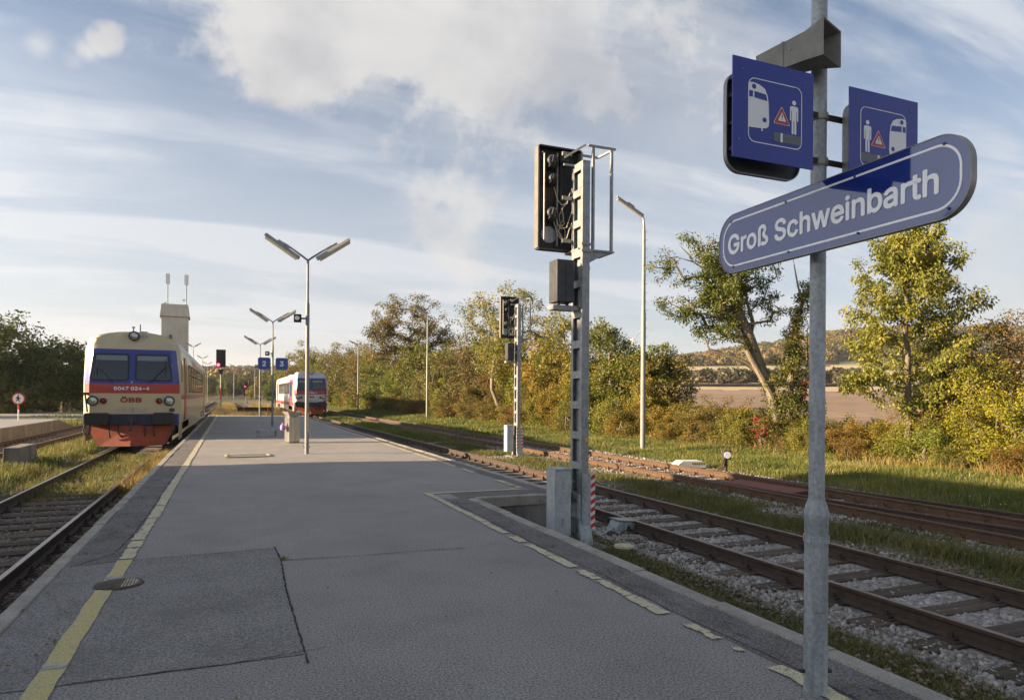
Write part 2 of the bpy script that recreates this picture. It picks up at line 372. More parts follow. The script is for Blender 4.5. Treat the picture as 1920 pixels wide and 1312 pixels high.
mat('roof_tile', (.20,.09,.06), .9, c2=(.14,.07,.05), scale=4)
mat('cream_body', (.50,.43,.27), .42, c2=(.42,.36,.225), scale=1.6, detail=8, lo=.38, hi=.7, coat=.25)
mat('grey_body', (.48,.49,.49), .42, c2=(.38,.38,.37), scale=2, detail=8, coat=.25)
mat('logo_red', (.27,.03,.02), .5)
mat('body_red', (.40,.04,.035), .45, c2=(.33,.04,.035), scale=3, coat=.2)
mat('body_blue', (.016,.034,.27), .4, c2=(.02,.038,.22), scale=3, coat=.2)
mat('beam_blue', (.012,.017,.07), .5, c2=(.02,.022,.04), scale=4, detail=8)
mat('plow_red', (.32,.06,.022), .75, c2=(.18,.045,.028), scale=3, detail=8)
mat('under', (.03,.028,.026), .9, c2=(.06,.05,.042), scale=6)
mat('roof_white', (.62,.62,.60), .5, c2=(.50,.5,.48), scale=2)
mat('interior', (.05,.05,.05), .9)
mat('bark', (.10,.075,.05), .95, c2=(.20,.16,.115), scale=5, detail=8, bump=.8, bscale=18, stretch=(1,1,.3))
mat('bark_pale', (.24,.20,.14), .95, c2=(.14,.11,.075), scale=5, detail=8, bump=.8, bscale=18, stretch=(1,1,.3))
mat('lilac', (.35,.18,.50), .5)

# ------------------------------------------------------------------ terrain and the distance
def lerp(v, pts):
    return np.interp(v, [p[0] for p in pts], [p[1] for p in pts])
RIDGE = [(-180,8),(-60,10),(-30,14),(-13,19),(0,22),(15,27),(33,30),(37,40),(41,48),(44,54),(47,64),(52,69),(60,62),(80,40),(120,10),(180,10)]
def terr(x, y):
    x = np.asarray(x, float); y = np.asarray(y, float)
    d = np.hypot(x, y); az = np.degrees(np.arctan2(x, y))
    rz = lerp(az, RIDGE)
    right = np.clip((az - 24) / 8, 0, 1)
    zr = np.interp(d, [0, 22, 45, 110, 250, 350, 450, 620, 860, 1500, 4000], [0, 0, -.6, 1.1, 5.6, 14, 21, 43, 1, 1, 1])
    # last stretch climbs to the ridge
    k = np.clip((d - 450) / 410, 0, 1); zr = np.where(d > 450, 21 + (rz - 21) * (k * k * (3 - 2 * k)), zr)
    k2 = np.clip((d - 160) / 600, 0, 1); zl = (rz) * (k2 ** 1.6)
    z = zr * right + zl * (1 - right)
    fall = np.clip((d - 900) / 2500, 0, 1); z = z * (1 - .9 * fall)
    z = z + np.where(d > 300, 1, 0) * 2.2 * np.sin(x * .013 + 1) * np.cos(y * .011) * np.clip((d - 300) / 300, 0, 1)
    return z - .62
az = np.concatenate([np.arange(-180, -24, 4.0), np.arange(-24, 66, .6), np.arange(66, 180.1, 4.0)])
dd = np.concatenate([np.arange(0, 60, 6.0), np.arange(60, 500, 9.0), np.arange(500, 1000, 20.0), np.array([1050, 1150, 1300, 1600, 2200, 3200, 4800])])
A_, D_ = np.meshgrid(np.radians(az), np.maximum(dd, .01), indexing='ij')
X_ = np.sin(A_) * D_; Y_ = np.cos(A_) * D_
V = np.stack([X_, Y_, terr(X_, Y_)], -1).reshape(-1, 3)
na, nd = len(az), len(dd)
I = np.arange(na - 1)[:, None] * nd + np.arange(nd - 1)[None, :]
F = np.stack([I, I + 1, I + nd + 1, I + nd], -1).reshape(-1, 4)[:, ::-1]
Ac = (np.degrees(A_)[:-1, :-1] + np.degrees(A_)[1:, :-1]).ravel() / 2; Dc = (D_[:-1, :-1] + D_[:-1, 1:]).ravel() / 2
wob = 8 * np.sin(Ac * .35) + 5 * np.sin(Ac * .9)
mi = np.zeros(len(F), int)
rt = Ac > 27
mi[rt & (Dc > 34) & (Dc < 205 + wob)] = 1
mi[rt & (Dc >= 205 + wob) & (Dc < 262 + wob)] = 2
mi[rt & (Dc >= 262 + wob) & (Dc < 420 + wob)] = 2
mi[rt & (Dc >= 262) & (Dc < 560) & (Ac > 47.5) & ((Dc // 36).astype(int) % 2 == 0)] = 3
mi[rt & (Dc >= 262) & (Dc < 560) & (Ac > 47.5) & ((Dc // 36).astype(int) % 2 == 1)] = 2
mi[rt & (Dc >= 420 + wob) & (Dc < 520) & (Ac < 45)] = 3
mi[rt & (Dc >= 520) & (Ac < 48)] = 4; mi[rt & (Dc >= 560) & (Ac >= 48)] = 4
mi[(~rt) & (Dc > 250)] = 4
g = npmesh('ground', V, F, ['soil_grass', 'plough', 'stubble', 'vineyard', 'forest_floor'], mi=mi, smooth=True); struct(g)

# ------------------------------------------------------------------ platform (island between the tracks)
def sheet(name, poly, z, m, parent=None):
    me = bpy.data.meshes.new(name); me.from_pydata([(x, y, z) for x, y in poly], [], [tuple(range(len(poly)))])
    me.materials.append(MATS[m]); o = bpy.data.objects.new(name, me); COL.objects.link(o)
    if parent: o.parent = parent
    return o
NY = 9.38
plat = MB()
plat.prism([(-1.31,-14),(3.19,-14),(3.19,NY+.12),(4.69,NY+.12),(4.69,50.6),(-1.31,53)], -.04, 0.0, axis='z')
plat = plat.build('platform', 'asphalt'); struct(plat)
def ragged(x0, x1, y0, y1, step, amp, seed):
    """outline of a strip running along y with worn edges"""
    r = random.Random(seed); n = max(2, int(abs(y1 - y0) / step)); a = []; b = []
    for i in range(n + 1):
        y = y0 + (y1 - y0) * i / n
        a.append((x0 + r.uniform(-amp, amp), y)); b.append((x1 + r.uniform(-amp, amp), y))
    mb = MB()
    return a, b
def strip(name, x0, x1, y0, y1, z, m, parent, step=.3, amp=.006, seed=1, rot=False):
    a, b = ragged(x0, x1, y0, y1, step, amp, seed); n = len(a); mb = MB()
    vs = [(x, y, z) for x, y in a] + [(x, y, z) for x, y in b]
    if rot: vs = [(y, x, z) for x, y, z in vs]
    mb.add(vs, [(i, i+1, n+i+1, n+i) for i in range(n-1)]); return mb.build(name, m, parent)
# worn margins beside the kerbs
strip('worn_asphalt', -1.31, -.92, 6.95, 52.5, .003, 'asphalt_old', plat, .25, .022, 3)
strip('worn_asphalt', 2.86, 3.19, -6, NY+.1, .003, 'asphalt_old', plat, .2, .025, 4)
strip('worn_asphalt', 4.44, 4.69, NY+.3, 50, .003, 'asphalt_old', plat, .3, .02, 5)
strip('worn_asphalt', NY+.13, NY+.62, 3.1, 4.69, .0035, 'asphalt_old', plat, .2, .012, 6, rot=True)
sheet('asphalt_patch', [(-1.30,4.12),(.40,4.10),(.415,7.02),(-1.30,6.95)], .004, 'asphalt_patch', plat)
# kerbs: separate cast stones, butted with open joints
kb = MB()
r0 = random.Random(4)
def kerb_run(x0, x1, y0, y1, L=1.0, z0=-.6, axis='y'):
    y = y0
    while y < y1 - .02:
        e = min(y + L, y1); dz = r0.uniform(-.006, .006); dx = r0.uniform(-.005, .005)
        if axis == 'y': kb.prism([(x0+dx,-.13),(x0+dx,dz+.002),(x0+dx+.012,dz+.012),(x1+dx-.012,dz+.012),(x1+dx-.002,dz+.002),(x1+dx-.002,-.13)], y + .004, e - .004, axis='y')
        else: kb.prism([(x0+dx,-.13),(x0+dx,dz+.002),(x0+dx+.012,dz+.012),(x1+dx-.012,dz+.012),(x1+dx,dz+.002),(x1+dx,-.13)], y + .004, e - .004, axis='x')
        y = e
kerb_run(-1.43, -1.312, -14, 53)
kerb_run(3.192, 3.33, -14, NY)
kerb_run(4.692, 4.81, NY, 50.6)
kerb_run(NY, NY + .118, 3.334, 4.69, 1.0, axis='x')
kb.build('kerb', 'kerb_concrete', plat)
wl = MB()
wl.box(-1.39,-1.33,-14,53,-.64,-.131); wl.box(3.22,3.29,-14,NY+.05,-.64,-.131); wl.box(4.72,4.77,NY+.10,50.6,-.64,-.131)
wl.box(3.22,4.77,NY+.02,NY+.09,-.64,-.131); wl.prism([(-1.33,52.9),(4.72,50.5),(4.72,50.6),(-1.33,53.0)], -.64, -.131, axis='z')
wl.build('retaining_wall', 'wall_concrete', plat)
# painted safety lines
strip('yellow_line', -.945, -.822, -6, 5.99, .008, 'yellow_paint', plat, .12, .006, 7)
strip('yellow_line', -.925, -.805, 6.24, 7.0, .008, 'yellow_paint', plat, .1, .006, 8)
strip('pale_mark', -.945, -.822, 4.36, 4.44, .0105, 'pale_paint', plat, .02, .004, 17)
strip('pale_mark', -.922, -.808, 6.26, 6.40, .0105, 'pale_paint', plat, .03, .004, 18)
r1 = random.Random(9); y = 7.03; k = 0
ym = MB()
def flake(x0, x1, y0, y1, r, z=.009, amp=.012):
    n = 9; pts = []
    for i in range(n+1): pts.append((x0 + r.uniform(-amp, amp), y0 + (y1-y0)*i/n))
    for i in range(n, -1, -1): pts.append((x1 + r.uniform(-amp, amp), y0 + (y1-y0)*i/n))
    m = n + 1; b = [(x, yy, z) for x, yy in pts]
    ym.add(b, [(i, i+1, 2*m-2-i, 2*m-1-i) for i in range(n)])
while y < 52:
    L_ = r1.uniform(.25, .6) * (1 + y * .02); flake(-.915 + r1.uniform(-.01,.01), -.80 + r1.uniform(-.01,.01), y, y + L_, r1); y += L_ + r1.uniform(.01, .04)
ym.build('yellow_line', 'cream_paint', plat)
ym = MB(); y = 3.95
for (a_, b_) in ((1.2,2.1),(2.25,2.95),(3.42,3.72)): flake(2.76, 2.86 if a_ < 3 else 2.83, a_, b_, r1, amp=.014)
flake(2.77, 2.82, 3.20, 3.26, r1)
while y < 10.05:
    L_ = r1.uniform(.22, .5); flake(2.735 + r1.uniform(-.008,.008), 2.825 + r1.uniform(-.008,.008), y, y + L_, r1, amp=.012)
    y += L_ + (r1.uniform(.10,.25) if r1.random() < .25 and y < 8.5 else r1.uniform(.012, .035))
ym.build('yellow_line', 'cream_paint', plat)
strip('yellow_line', 10.05, 10.15, 2.72, 4.30, .0085, 'cream_paint', plat, .15, .012, 21, rot=True)
ym = MB(); y = 9.9
while y < 49:
    L_ = r1.uniform(.3, .9) * (.55 if y < 14.5 else 1.3)
    if not (y < 14.3 and r1.random() < .55): flake(4.33 + (.02 if y > 14 else 0), 4.43 + (.02 if y > 14 else 0), y, y + L_, r1, z=.0095, amp=.012)
    y += L_ + r1.uniform(.02, .12)
ym.build('yellow_line', 'cream_paint', plat)
# white worn edge line on the far kerb
strip('edge_line', 4.71, 4.735, 15, 50, .0165, 'cream_paint', plat, .4, .006, 25)
# cracks: thin irregular dark gaps
cm = MB()
def crack(pts, w, r, z=.0062, step=.05):
    P_ = []
    for (a, b) in zip(pts, pts[1:]):
        a = Vector(a); b = Vector(b); n = max(1, int((b-a).length / step))
        for i in range(n): P_.append(a.lerp(b, i / n))
    P_.append(Vector(pts[-1])); vs = []
    for i, p in enumerate(P_):
        d = (P_[min(i+1, len(P_)-1)] - P_[max(i-1, 0)]).normalized(); nrm = Vector((-d.y, d.x))
        j = r.uniform(-.004, .004); ww = w * r.uniform(.35, 1.3)
        for s in (-1, 1): q = p + nrm * (j + s * ww / 2); vs.append((q.x, q.y, z))
    cm.add(vs, [(2*i, 2*i+2, 2*i+3, 2*i+1) for i in range(len(P_)-1)])
rc = random.Random(12)
crack([(-1.28,6.9),(-.8,6.97),(0,7.0),(.42,7.05)], .014, rc)
crack([(.41,7.08),(.43,6.5),(.40,5.4),(.41,3.95)], .013, rc)
crack([(.42,6.5),(1.1,6.42),(1.7,6.42),(2.15,6.38)], .012, rc)
crack([(2.15,6.38),(2.6,6.45),(2.85,6.5)], .004, rc)
crack([(-.75,4.12),(.0,4.10),(.55,4.16)], .006, rc)
crack([(.5,10.2),(1.6,10.25),(2.7,10.1)], .004, rc)
crack([(-1.25,6.9),(-1.0,7.3),(-.95,8.2),(-.93,9.8),(-.95,12),(-.93,15)], .010, rc)
crack([(2.86,-1),(2.87,2.0),(2.9,3.0),(2.86,4.0),(2.9,5.0),(2.86,6.2),(2.88,8.0),(2.9,9.6)], .008, rc)
for i in range(34):
    x = rc.uniform(2.88, 3.1); y = rc.uniform(1.2, 8.6); p = [(x, y)]
    for j in range(rc.randint(3, 6)): x += rc.uniform(-.05,.05); y += rc.uniform(-.11,.11); p.append((x, y))
    crack(p, .004, rc, step=.02)
for i in range(24):
    x = rc.uniform(-1.27, -.96); y = rc.uniform(7, 16); p = [(x, y)]
    for j in range(rc.randint(3, 6)): x += rc.uniform(-.05,.05); y += rc.uniform(-.14,.14); p.append((x, y))
    crack(p, .006, rc, step=.03)
cm.build('crack', 'crack', plat)

# far side platform, road, ballast beds
p1 = MB(); p1.prism([(-13.6,-12),(-9.16,-12),(-9.16,45.9),(-9.6,47),(-13.6,47)], -.10, -.02, axis='z'); p1 = p1.build('side_platform', 'road'); struct(p1)
w1 = MB(); w1.prism([(-12,-.64),(-12,-.0),(45.4,-.0),(49.5,-.55),(49.5,-.64)], -9.16, -8.95, axis='x'); w1.build('retaining_wall', 'wall_concrete', p1, bevel=.01)
rd = sheet('road', [(-13.6,-20),(-13.6,49),(-9.2,56),(-6.3,75),(-5.5,140),(-9.5,140),(-12,80),(-22,66),(-60,58),(-60,52),(-20,50),(-20,-20)], -.30, 'road'); struct(rd)
for nm, x0, x1, y0, y1, m, z in (('ballast', 4.95, 8.05, -14, 260, 'ballast_fill', -.605), ('ballast', 8.35, 12.75, -14, 200, 'ballast_fill', -.600), ('ballast', -4.5, -1.4, -14, 24, 'ballast_dark', -.605),
                             ('ballast', -4.4, -1.4, 24, 260, 'ballast_fill', -.604), ('ballast', -8.9, -6.1, -14, 260, 'ballast_fill', -.602), ('ballast', .2, 3.4, 53.4, 150, 'ballast_dark', -.603)):
    gx = np.linspace(x0, x1, 9); gy = np.linspace(y0, y1, 60); GX, GY = np.meshgrid(gx, gy, indexing='ij')
    ed = np.minimum(GX - x0, x1 - GX); GZ = z + 0.03 * np.clip(ed / .5, 0, 1) + .006 * np.sin(GX * 5 + GY * 3)
    GX = GX + np.where(ed < .01, .08 * np.sin(GY * 1.7), 0)
    Vv = np.stack([GX, GY, GZ], -1).reshape(-1, 3); I = np.arange(8)[:, None] * 60 + np.arange(59)[None]
    struct(npmesh(nm, Vv, np.stack([I, I+60, I+61, I+1], -1).reshape(-1, 4), m, smooth=True))
# grassy bank right of the far track, strip between the left tracks
def bank(name, x0, x1, y0, y1, zf, m='soil_grass', nx=16, ny=70):
    gx = np.linspace(x0, x1, nx); gy = np.linspace(y0, y1, ny); GX, GY = np.meshgrid(gx, gy, indexing='ij')
    Vv = np.stack([GX, GY, zf(GX, GY)], -1).reshape(-1, 3); I = np.arange(nx-1)[:, None] * ny + np.arange(ny-1)[None]
    o = npmesh(name, Vv, np.stack([I, I+ny, I+ny+1, I+1], -1).reshape(-1, 4), m, smooth=True); struct(o); return o
def bank_z(x, y):
    w = .035 * np.sin(x * 1.9 + y * .7) + .03 * np.sin(y * 1.3 - x * .8)
    return np.interp(x, [12.5, 13.2, 15, 18.5, 22, 27], [-.63, -.50, -.44, -.40, -.42, -.95]) + w * np.clip((x - 12.5) / 1.5, 0, 1)
bank('grass_bank', 12.5, 27, -14, 190, bank_z)
def mid_z(x, y): return np.interp(x, [-6.2, -5.8, -4.7, -4.3], [-.62, -.50, -.50, -.62]) + .02 * np.sin(x * 4 + y * 1.1)
bank('grass_strip', -6.2, -4.35, -10, 200, mid_z, nx=8)
def vz(x, y): return np.interp(x, [3.3, 3.6, 4.6, 5.1], [-.50, -.50, -.54, -.63]) + .02 * np.sin(x * 5 + y * 2.3)
bank('grass_verge', 3.31, 5.1, -10, NY, vz, nx=8)
def v2z(x, y): return np.interp(x, [7.85, 8.2, 8.7, 9.2], [-.62, -.56, -.55, -.62]) + .015 * np.sin(x * 5 + y * 1.3)
bank('grass_verge', 7.85, 9.2, -10, 190, v2z, nx=8)

# ------------------------------------------------------------------ tracks
PROF = [(-.07,0),(.07,0),(.07,.012),(.012,.03),(.010,.11),(.035,.122),(.035,.148),(.028,.152),(-.028,.152),(-.035,.148),(-.035,.122),(-.010,.11),(-.012,.03),(-.07,.012)]
def rail(parent, fx, y0, y1, side, top, step=2.0, zt=-.40):
    n = max(2, int((y1 - y0) / step)); ys = [y0 + (y1 - y0) * i / n for i in range(n+1)]; mb = MB(); k = len(PROF)
    for y in ys: mb.v += [(fx(y) + a, y, zt - .152 + b) for a, b in PROF]
    for i in range(n):
        for j in range(k):
            mb.f.append((i*k+j, i*k+(j+1) % k, (i+1)*k+(j+1) % k, (i+1)*k+j)); mb.m.append(1 if j == 7 else 0)
    mb.f.append(tuple(range(k))); mb.m.append(0); mb.f.append(tuple(range(n*k, (n+1)*k))); mb.m.append(0)
    return mb.build('rail', [side, top], parent)
def sleeper_mesh(w=2.5, d=.25):
    me = MB(); r = random.Random(3)
    me.prism([(-w/2, -.14), (w/2, -.14), (w/2, -.004), (w/2-.02, 0), (-w/2+.03, 0), (-w/2, -.006)], -d/2, d/2, axis='y')
    return me
fm = MB()
for s in (0,):
    fm.box(s-.17, s+.17, -.085, .085, 0, .012)
    for t in (-.105, .105):
        fm.box(s+t-.03, s+t+.03, -.045, .045, .012, .035); fm.cyl((s+t, 0, .035), (s+t, 0, .085), .016, n=6); fm.box(s+t-.022, s+t+.022, -.02, .02, .035, .06)
SL = sleeper_mesh(2.5, .26); PROTO = {}
def track(name, label, fx, y0, y1, ystart, count, side, top, gap=.63, group=None, fast=True):
    t = thing(name, label, 'railway track', (0, 0, 0))
    for s in (-.7525, .7525): rail(t, (lambda y, s=s: fx(y) + s), y0, y1, side, top)
    r = random.Random(name + label); pr = None
    for i in range(count):
        y = ystart + gap * i + r.uniform(-.02, .02)
        if pr is None:
            pr = SL.build('sleeper', 'old_wood', t, bevel=.008); fs = fm.build('fastening', side, pr); fs.location = (-.7525, 0, 0); fs2 = fs.copy(); COL.objects.link(fs2); fs2.parent = pr; fs2.location = (.7525, 0, 0)
            o = pr
        else:
            o = pr.copy(); COL.objects.link(o); o.parent = t; f2 = fs.copy(); COL.objects.link(f2); f2.parent = o; f3 = fs2.copy(); COL.objects.link(f3); f3.parent = o
        o.location = (fx(y) + r.uniform(-.02, .02), y, -.553 + r.uniform(-.004, .002)); o.rotation_euler = (0, 0, r.uniform(-.015, .015))
    ye = ystart + gap * count; rest = MB()
    while ye < y1:
        x = fx(ye); rest.box(x-1.25, x+1.25, ye-.12, ye+.12, -.70, -.563); ye += gap
    if len(rest.v): o = rest.build('sleeper_row', 'old_wood', t); o['kind'] = 'stuff'
    return t
fT1 = lambda y: -2.93
fT2 = lambda y: 6.52 - .10 * min(max(y - 5, 0) / 50, 1) if y < 95 else 6.42 - .5 * ((y - 95) / 60) ** 2
fT3 = lambda y: 10.80 - .45 * min(max(y - 15, 0) / 45, 1) if y < 95 else 10.35 - .7 * ((y - 95) / 60) ** 2
fT0 = lambda y: -7.45
track('railway_track', 'track left of the platform under the cream railcar, its sleepers half buried in dark dirt', fT1, -12, 250, 3.0, 34, 'rust', 'rail_top_bright')
t2 = track('railway_track', 'brown track right of the platform with wooden sleepers in pale ballast', fT2, -12, 190, 1.4, 66, 'rust', 'rail_top_dull')
t3 = track('railway_track', 'orange rusty track with a turnout beside the grass bank', fT3, -12, 170, 3.0, 70, 'rust_orange', 'rail_top_rust')
track('railway_track', 'track at the far left beside the low side platform', fT0, -12, 250, 22, 30, 'rust', 'rail_top_dull')
track('railway_track', 'stub track starting at the buffer stop beyond the platform end', lambda y: 1.85 - (0 if y < 70 else (y-70)*.012), 55, 240, 56, 30, 'rust', 'rail_top_dull')
dv = lambda y: .56 * (max(0, 15.5 - y) / 8.5) ** 2
for s, e0 in ((-.7525, 1.0), (.7525, -12)):
    rail(t3, (lambda y, s=s: 10.80 + s + .075 + dv(y) if y < 15.5 else 10.80 + s + .075), 4.5 if s < 0 else 2.0, 15.4, 'rust', 'rail_top_rust', step=.4)
cp = MB(); cp.prism([(10.22,10.6),(11.3,10.9),(11.2,12.9),(10.25,12.6)], -.47, -.445, axis='z'); cp.box(10.5,10.62,11.0,12.4,-.445,-.43)
MATS['red_iron'] = mat('red_iron', (.20,.045,.035), .8, c2=(.14,.04,.03), scale=5)
cp.build('cover_plate', 'red_iron', t3)
fp = MB()
for yy, xx in ((21.3, 11.6-.05), (21.5, 10.1-.05), (15.3, 7.2), (15.3, 5.72), (3.1, 5.75)):
    for sx in (-.03, .03): fp.box(xx+sx-.012, xx+sx+.012, yy-.3, yy+.3, -.52, -.44)
fp.build('fishplate', 'rust', t2)

# ------------------------------------------------------------------ loose stones and grass
def pn(x, y, s=1.0, o=0.0):
    x = x * s + o; y = y * s - o
    return (np.sin(1.3*x + 2.1*y) + np.sin(2.7*x - 1.1*y + 1.7) + np.sin(.6*x + 3.3*y + 4) * .8 + np.sin(4.1*x + .9*y + 2.2) * .7) / 3.5
def stones(name, regs, m='stone', label=None):
    P = []
    for (x0, x1, y0, y1, z, n, s0, s1) in regs:
        x = rng.uniform(x0, x1, n); t_ = rng.random(n) ** 1.35; y = y0 + (y1 - y0) * t_
        P.append(np.stack([x, y, z + rng.uniform(-.008, .012, n), rng.uniform(s0, s1, n) * (1 + .25 * t_)], -1))
    P = np.concatenate(P); n = len(P)
    base = np.array([(-1,-1,-1),(1,-1,-1),(1,1,-1),(-1,1,-1),(-1,-1,1),(1,-1,1),(1,1,1),(-1,1,1)], float)
    B = base[None] * rng.uniform(.45, 1.15, (n, 8, 3)) * (P[:, 3] / 2)[:, None, None] * rng.uniform(.6, 1.25, (n, 1, 3))
    q = rng.normal(size=(n, 4)); q /= np.linalg.norm(q, axis=1)[:, None]; w, x, y, z = q.T
    R = np.stack([1-2*(y*y+z*z), 2*(x*y-z*w), 2*(x*z+y*w), 2*(x*y+z*w), 1-2*(x*x+z*z), 2*(y*z-x*w), 2*(x*z-y*w), 2*(y*z+x*w), 1-2*(x*x+y*y)], -1).reshape(n, 3, 3)
    V = np.einsum('nij,nkj->nki', R, B) + P[:, None, :3]
    F = np.array([(0,3,2,1),(4,5,6,7),(0,1,5,4),(1,2,6,5),(2,3,7,6),(3,0,4,7)])[None] + (np.arange(n) * 8)[:, None, None]
    o = npmesh(name, V.reshape(-1, 3), F.reshape(-1, 4), m); struct(o, 'stuff', label); o['category'] = 'gravel'; return o
def stonemat(name, cols):
    leafmat(name, cols, trans=0.0, nscale=1.2, nmix=.25); return name
stonemat('stone_mix', [(0, (.11,.085,.065)), (.25, (.21,.175,.145)), (.5, (.29,.26,.23)), (.75, (.36,.335,.31)), (1, (.52,.50,.47))])
stonemat('litter_mix', [(0, (.05,.035,.022)), (.4, (.12,.085,.055)), (.75, (.20,.15,.10)), (1, (.30,.26,.22))])
stones('ballast_stones', [(4.75,5.6,2.2,10,-.585,4200,.03,.055), (5.85,7.05,2.6,14,-.592,8000,.03,.055), (7.35,8.25,3.2,16,-.585,5600,.03,.055), (8.9,9.95,5,26,-.575,6500,.035,.06),
                          (10.1,11.5,5,26,-.585,5200,.035,.06), (11.7,12.9,6,24,-.57,5200,.035,.06), (7.4,9.6,16,30,-.575,6000,.035,.06)], 'stone_mix', 'pale grey crushed stone lying between the rails and sleepers on the right')
stones('verge_litter', [(3.36,4.9,1.8,9.2,-.50,3600,.015,.035),(7.7,9.6,4.5,26,-.56,6500,.02,.045)], 'litter_mix', 'small dark stones and earth clods in the grass verges on the right')
stones('track_litter', [(-4.6,-1.45,4.5,17,-.585,9500,.02,.05), (-4.8,-3.7,8,16,-.575,3500,.03,.05), (-8.8,-6.2,22,50,-.58,5000,.04,.07)], 'litter_mix', 'dark stones and dead leaves strewn in the left trackbed')

def blades(pts, z, h, w, bend=.5, hv=.45):
    n = len(pts); H = h * rng.uniform(1 - hv, 1 + hv, n); a = rng.uniform(0, 2*np.pi, n); b = rng.uniform(0, 2*np.pi, n); bl = H * rng.uniform(.1, bend, n)
    ax = np.stack([np.cos(a), np.sin(a), np.zeros(n)], -1) * (w * rng.uniform(.6, 1.3, n))[:, None] / 2
    p = np.stack([pts[:, 0], pts[:, 1], z], -1); up = np.stack([np.cos(b) * bl, np.sin(b) * bl, H], -1); mid = p + up * np.array([.35, .35, .6])
    V = np.stack([p - ax, p + ax, mid + ax * .75, p + up, mid - ax * .75], 1)
    F = np.array([[0, 1, 2, 4]]) + (np.arange(n) * 5)[:, None]; F2 = np.array([[4, 2, 3, 3]]) + (np.arange(n) * 5)[:, None]
    return V.reshape(-1, 3), n
def grass(name, specs, m, label):
    Vs = []; Fs = []; b = 0
    for V, n in specs:
        T = np.array([[0,1,2],[0,2,4],[4,2,3]])[None] + (np.arange(n) * 5)[:, None, None] + b
        Vs.append(V); Fs.append(T.reshape(-1, 3)); b += n * 5
    o = npmesh(name, np.concatenate(Vs), np.concatenate(Fs), m); struct(o, 'stuff', label); o['category'] = 'grass'; return o
def scat(x0, x1, y0, y1, n, pw=1.0, thr=None, s=1.0, o=0.0, tuft=0, tr=.06):
    k = n if not tuft else n // tuft
    x = rng.uniform(x0, x1, k); y = y0 + (y1 - y0) * rng.random(k) ** pw
    if thr is not None: m = pn(x, y, s, o) > thr + rng.normal(0, .15, k); x = x[m]; y = y[m]
    if tuft:
        x = np.repeat(x, tuft) + rng.normal(0, tr, len(x) * tuft); y = np.repeat(y, tuft) + rng.normal(0, tr, len(y) * tuft)
    return np.stack([x, y], -1)
leafmat('grass_green', [(0, (.045,.06,.012)), (.4, (.085,.11,.02)), (.7, (.15,.155,.04)), (1, (.28,.22,.09))], trans=.3, nscale=.45, nmix=.5)
leafmat('grass_dark', [(0, (.04,.048,.014)), (.45, (.08,.09,.025)), (.75, (.14,.13,.045)), (1, (.24,.18,.09))], trans=.25, nscale=.9, nmix=.4)
leafmat('grass_dry', [(0, (.09,.085,.025)), (.4, (.19,.14,.05)), (.75, (.30,.22,.09)), (1, (.42,.33,.16))], trans=.3, nscale=.8, nmix=.4)
SP = []
p = scat(3.36, 5.0, 1.8, 9.2, 52000, 1.2, thr=-.7, s=1.4, tuft=6, tr=.05); SP.append(blades(p, vz(p[:,0], p[:,1]) + .0, .075, .007, 1.1))
p = scat(3.36, 4.3, 2.0, 9.2, 9000, 1.2, thr=.1, s=2.1, o=3, tuft=14, tr=.07); SP.append(blades(p, vz(p[:,0], p[:,1]), .15, .009, .9))
p = scat(4.3, 5.5, 2.6, 9.2, 2600, 1.2, thr=.25, s=2.1, o=5, tuft=14, tr=.07); SP.append(blades(p, np.full(len(p), -.60), .10, .007, .9))
p = scat(7.6, 9.7, 4.5, 30, 74000, 1.3, thr=-.25, s=.8, o=1, tuft=8, tr=.08); SP.append(blades(p, v2z(p[:,0], p[:,1]), .12, .012, .8))
grass('verge_grass', SP, 'grass_dark', 'shaded low grass and weeds beside the brown track')
SP = []
p = scat(12.7, 18.8, 6, 34, 105000, 1.25, thr=-.75, s=.7, tuft=5, tr=.09); SP.append(blades(p, bank_z(p[:,0], p[:,1]), .11, .014, .8))
p = scat(12.4, 19.5, 34, 110, 52000, 1.4, tuft=5, tr=.15); SP.append(blades(p, bank_z(p[:,0], p[:,1]), .20, .035, .8))
p = scat(7.6, 9.5, 30, 80, 16000, 1.3, thr=-.3, s=.5, tuft=6, tr=.12); SP.append(blades(p, v2z(p[:,0], p[:,1]), .22, .03, .6))
p = scat(-6.1, -4.4, 14, 50, 26000, 1.5, thr=-.5, s=.9, tuft=8, tr=.08); SP.append(blades(p, mid_z(p[:,0], p[:,1]), .16, .014, .7))
p = scat(-4.2, -1.5, 15.5, 25.8, 9000, .9, thr=-.5, s=1.2, tuft=8, tr=.09); SP.append(blades(p, np.full(len(p), -.59), .14, .010, .7))
p = scat(-14, -9, 47, 90, 12000, 1.3, tuft=5, tr=.2); SP.append(blades(p, np.full(len(p), -.60), .34, .04, .7))
grass('bank_grass', SP, 'grass_green', 'green grass on the bank and between the tracks')
SP = []
p = scat(16.8, 19.5, 6, 60, 22000, 1.6, thr=.15, s=.75, tuft=12, tr=.12); SP.append(blades(p, bank_z(p[:,0], p[:,1]), .34, .010, .9))
p = scat(13, 18.5, 6, 50, 9000, 1.5, thr=.2, s=.9, o=4, tuft=14, tr=.14); SP.append(blades(p, bank_z(p[:,0], p[:,1]), .20, .011, .9))
p = scat(-4.2, -1.5, 15.0, 25.6, 15000, .9, thr=-.05, s=1.2, tuft=14, tr=.09); SP.append(blades(p, np.full(len(p), -.59), .11, .008, .6))
p = scat(-2.2, -1.5, 15.5, 26, 7000, .9, thr=-.2, s=1.6, tuft=18, tr=.07); SP.append(blades(p, np.full(len(p), -.59), .26, .007, .8))
p = scat(-6.3, -4.3, 12, 30, 7000, 1.2, thr=.1, s=1.1, o=2, tuft=14, tr=.09); SP.append(blades(p, mid_z(p[:,0], p[:,1]), .20, .008, .5))
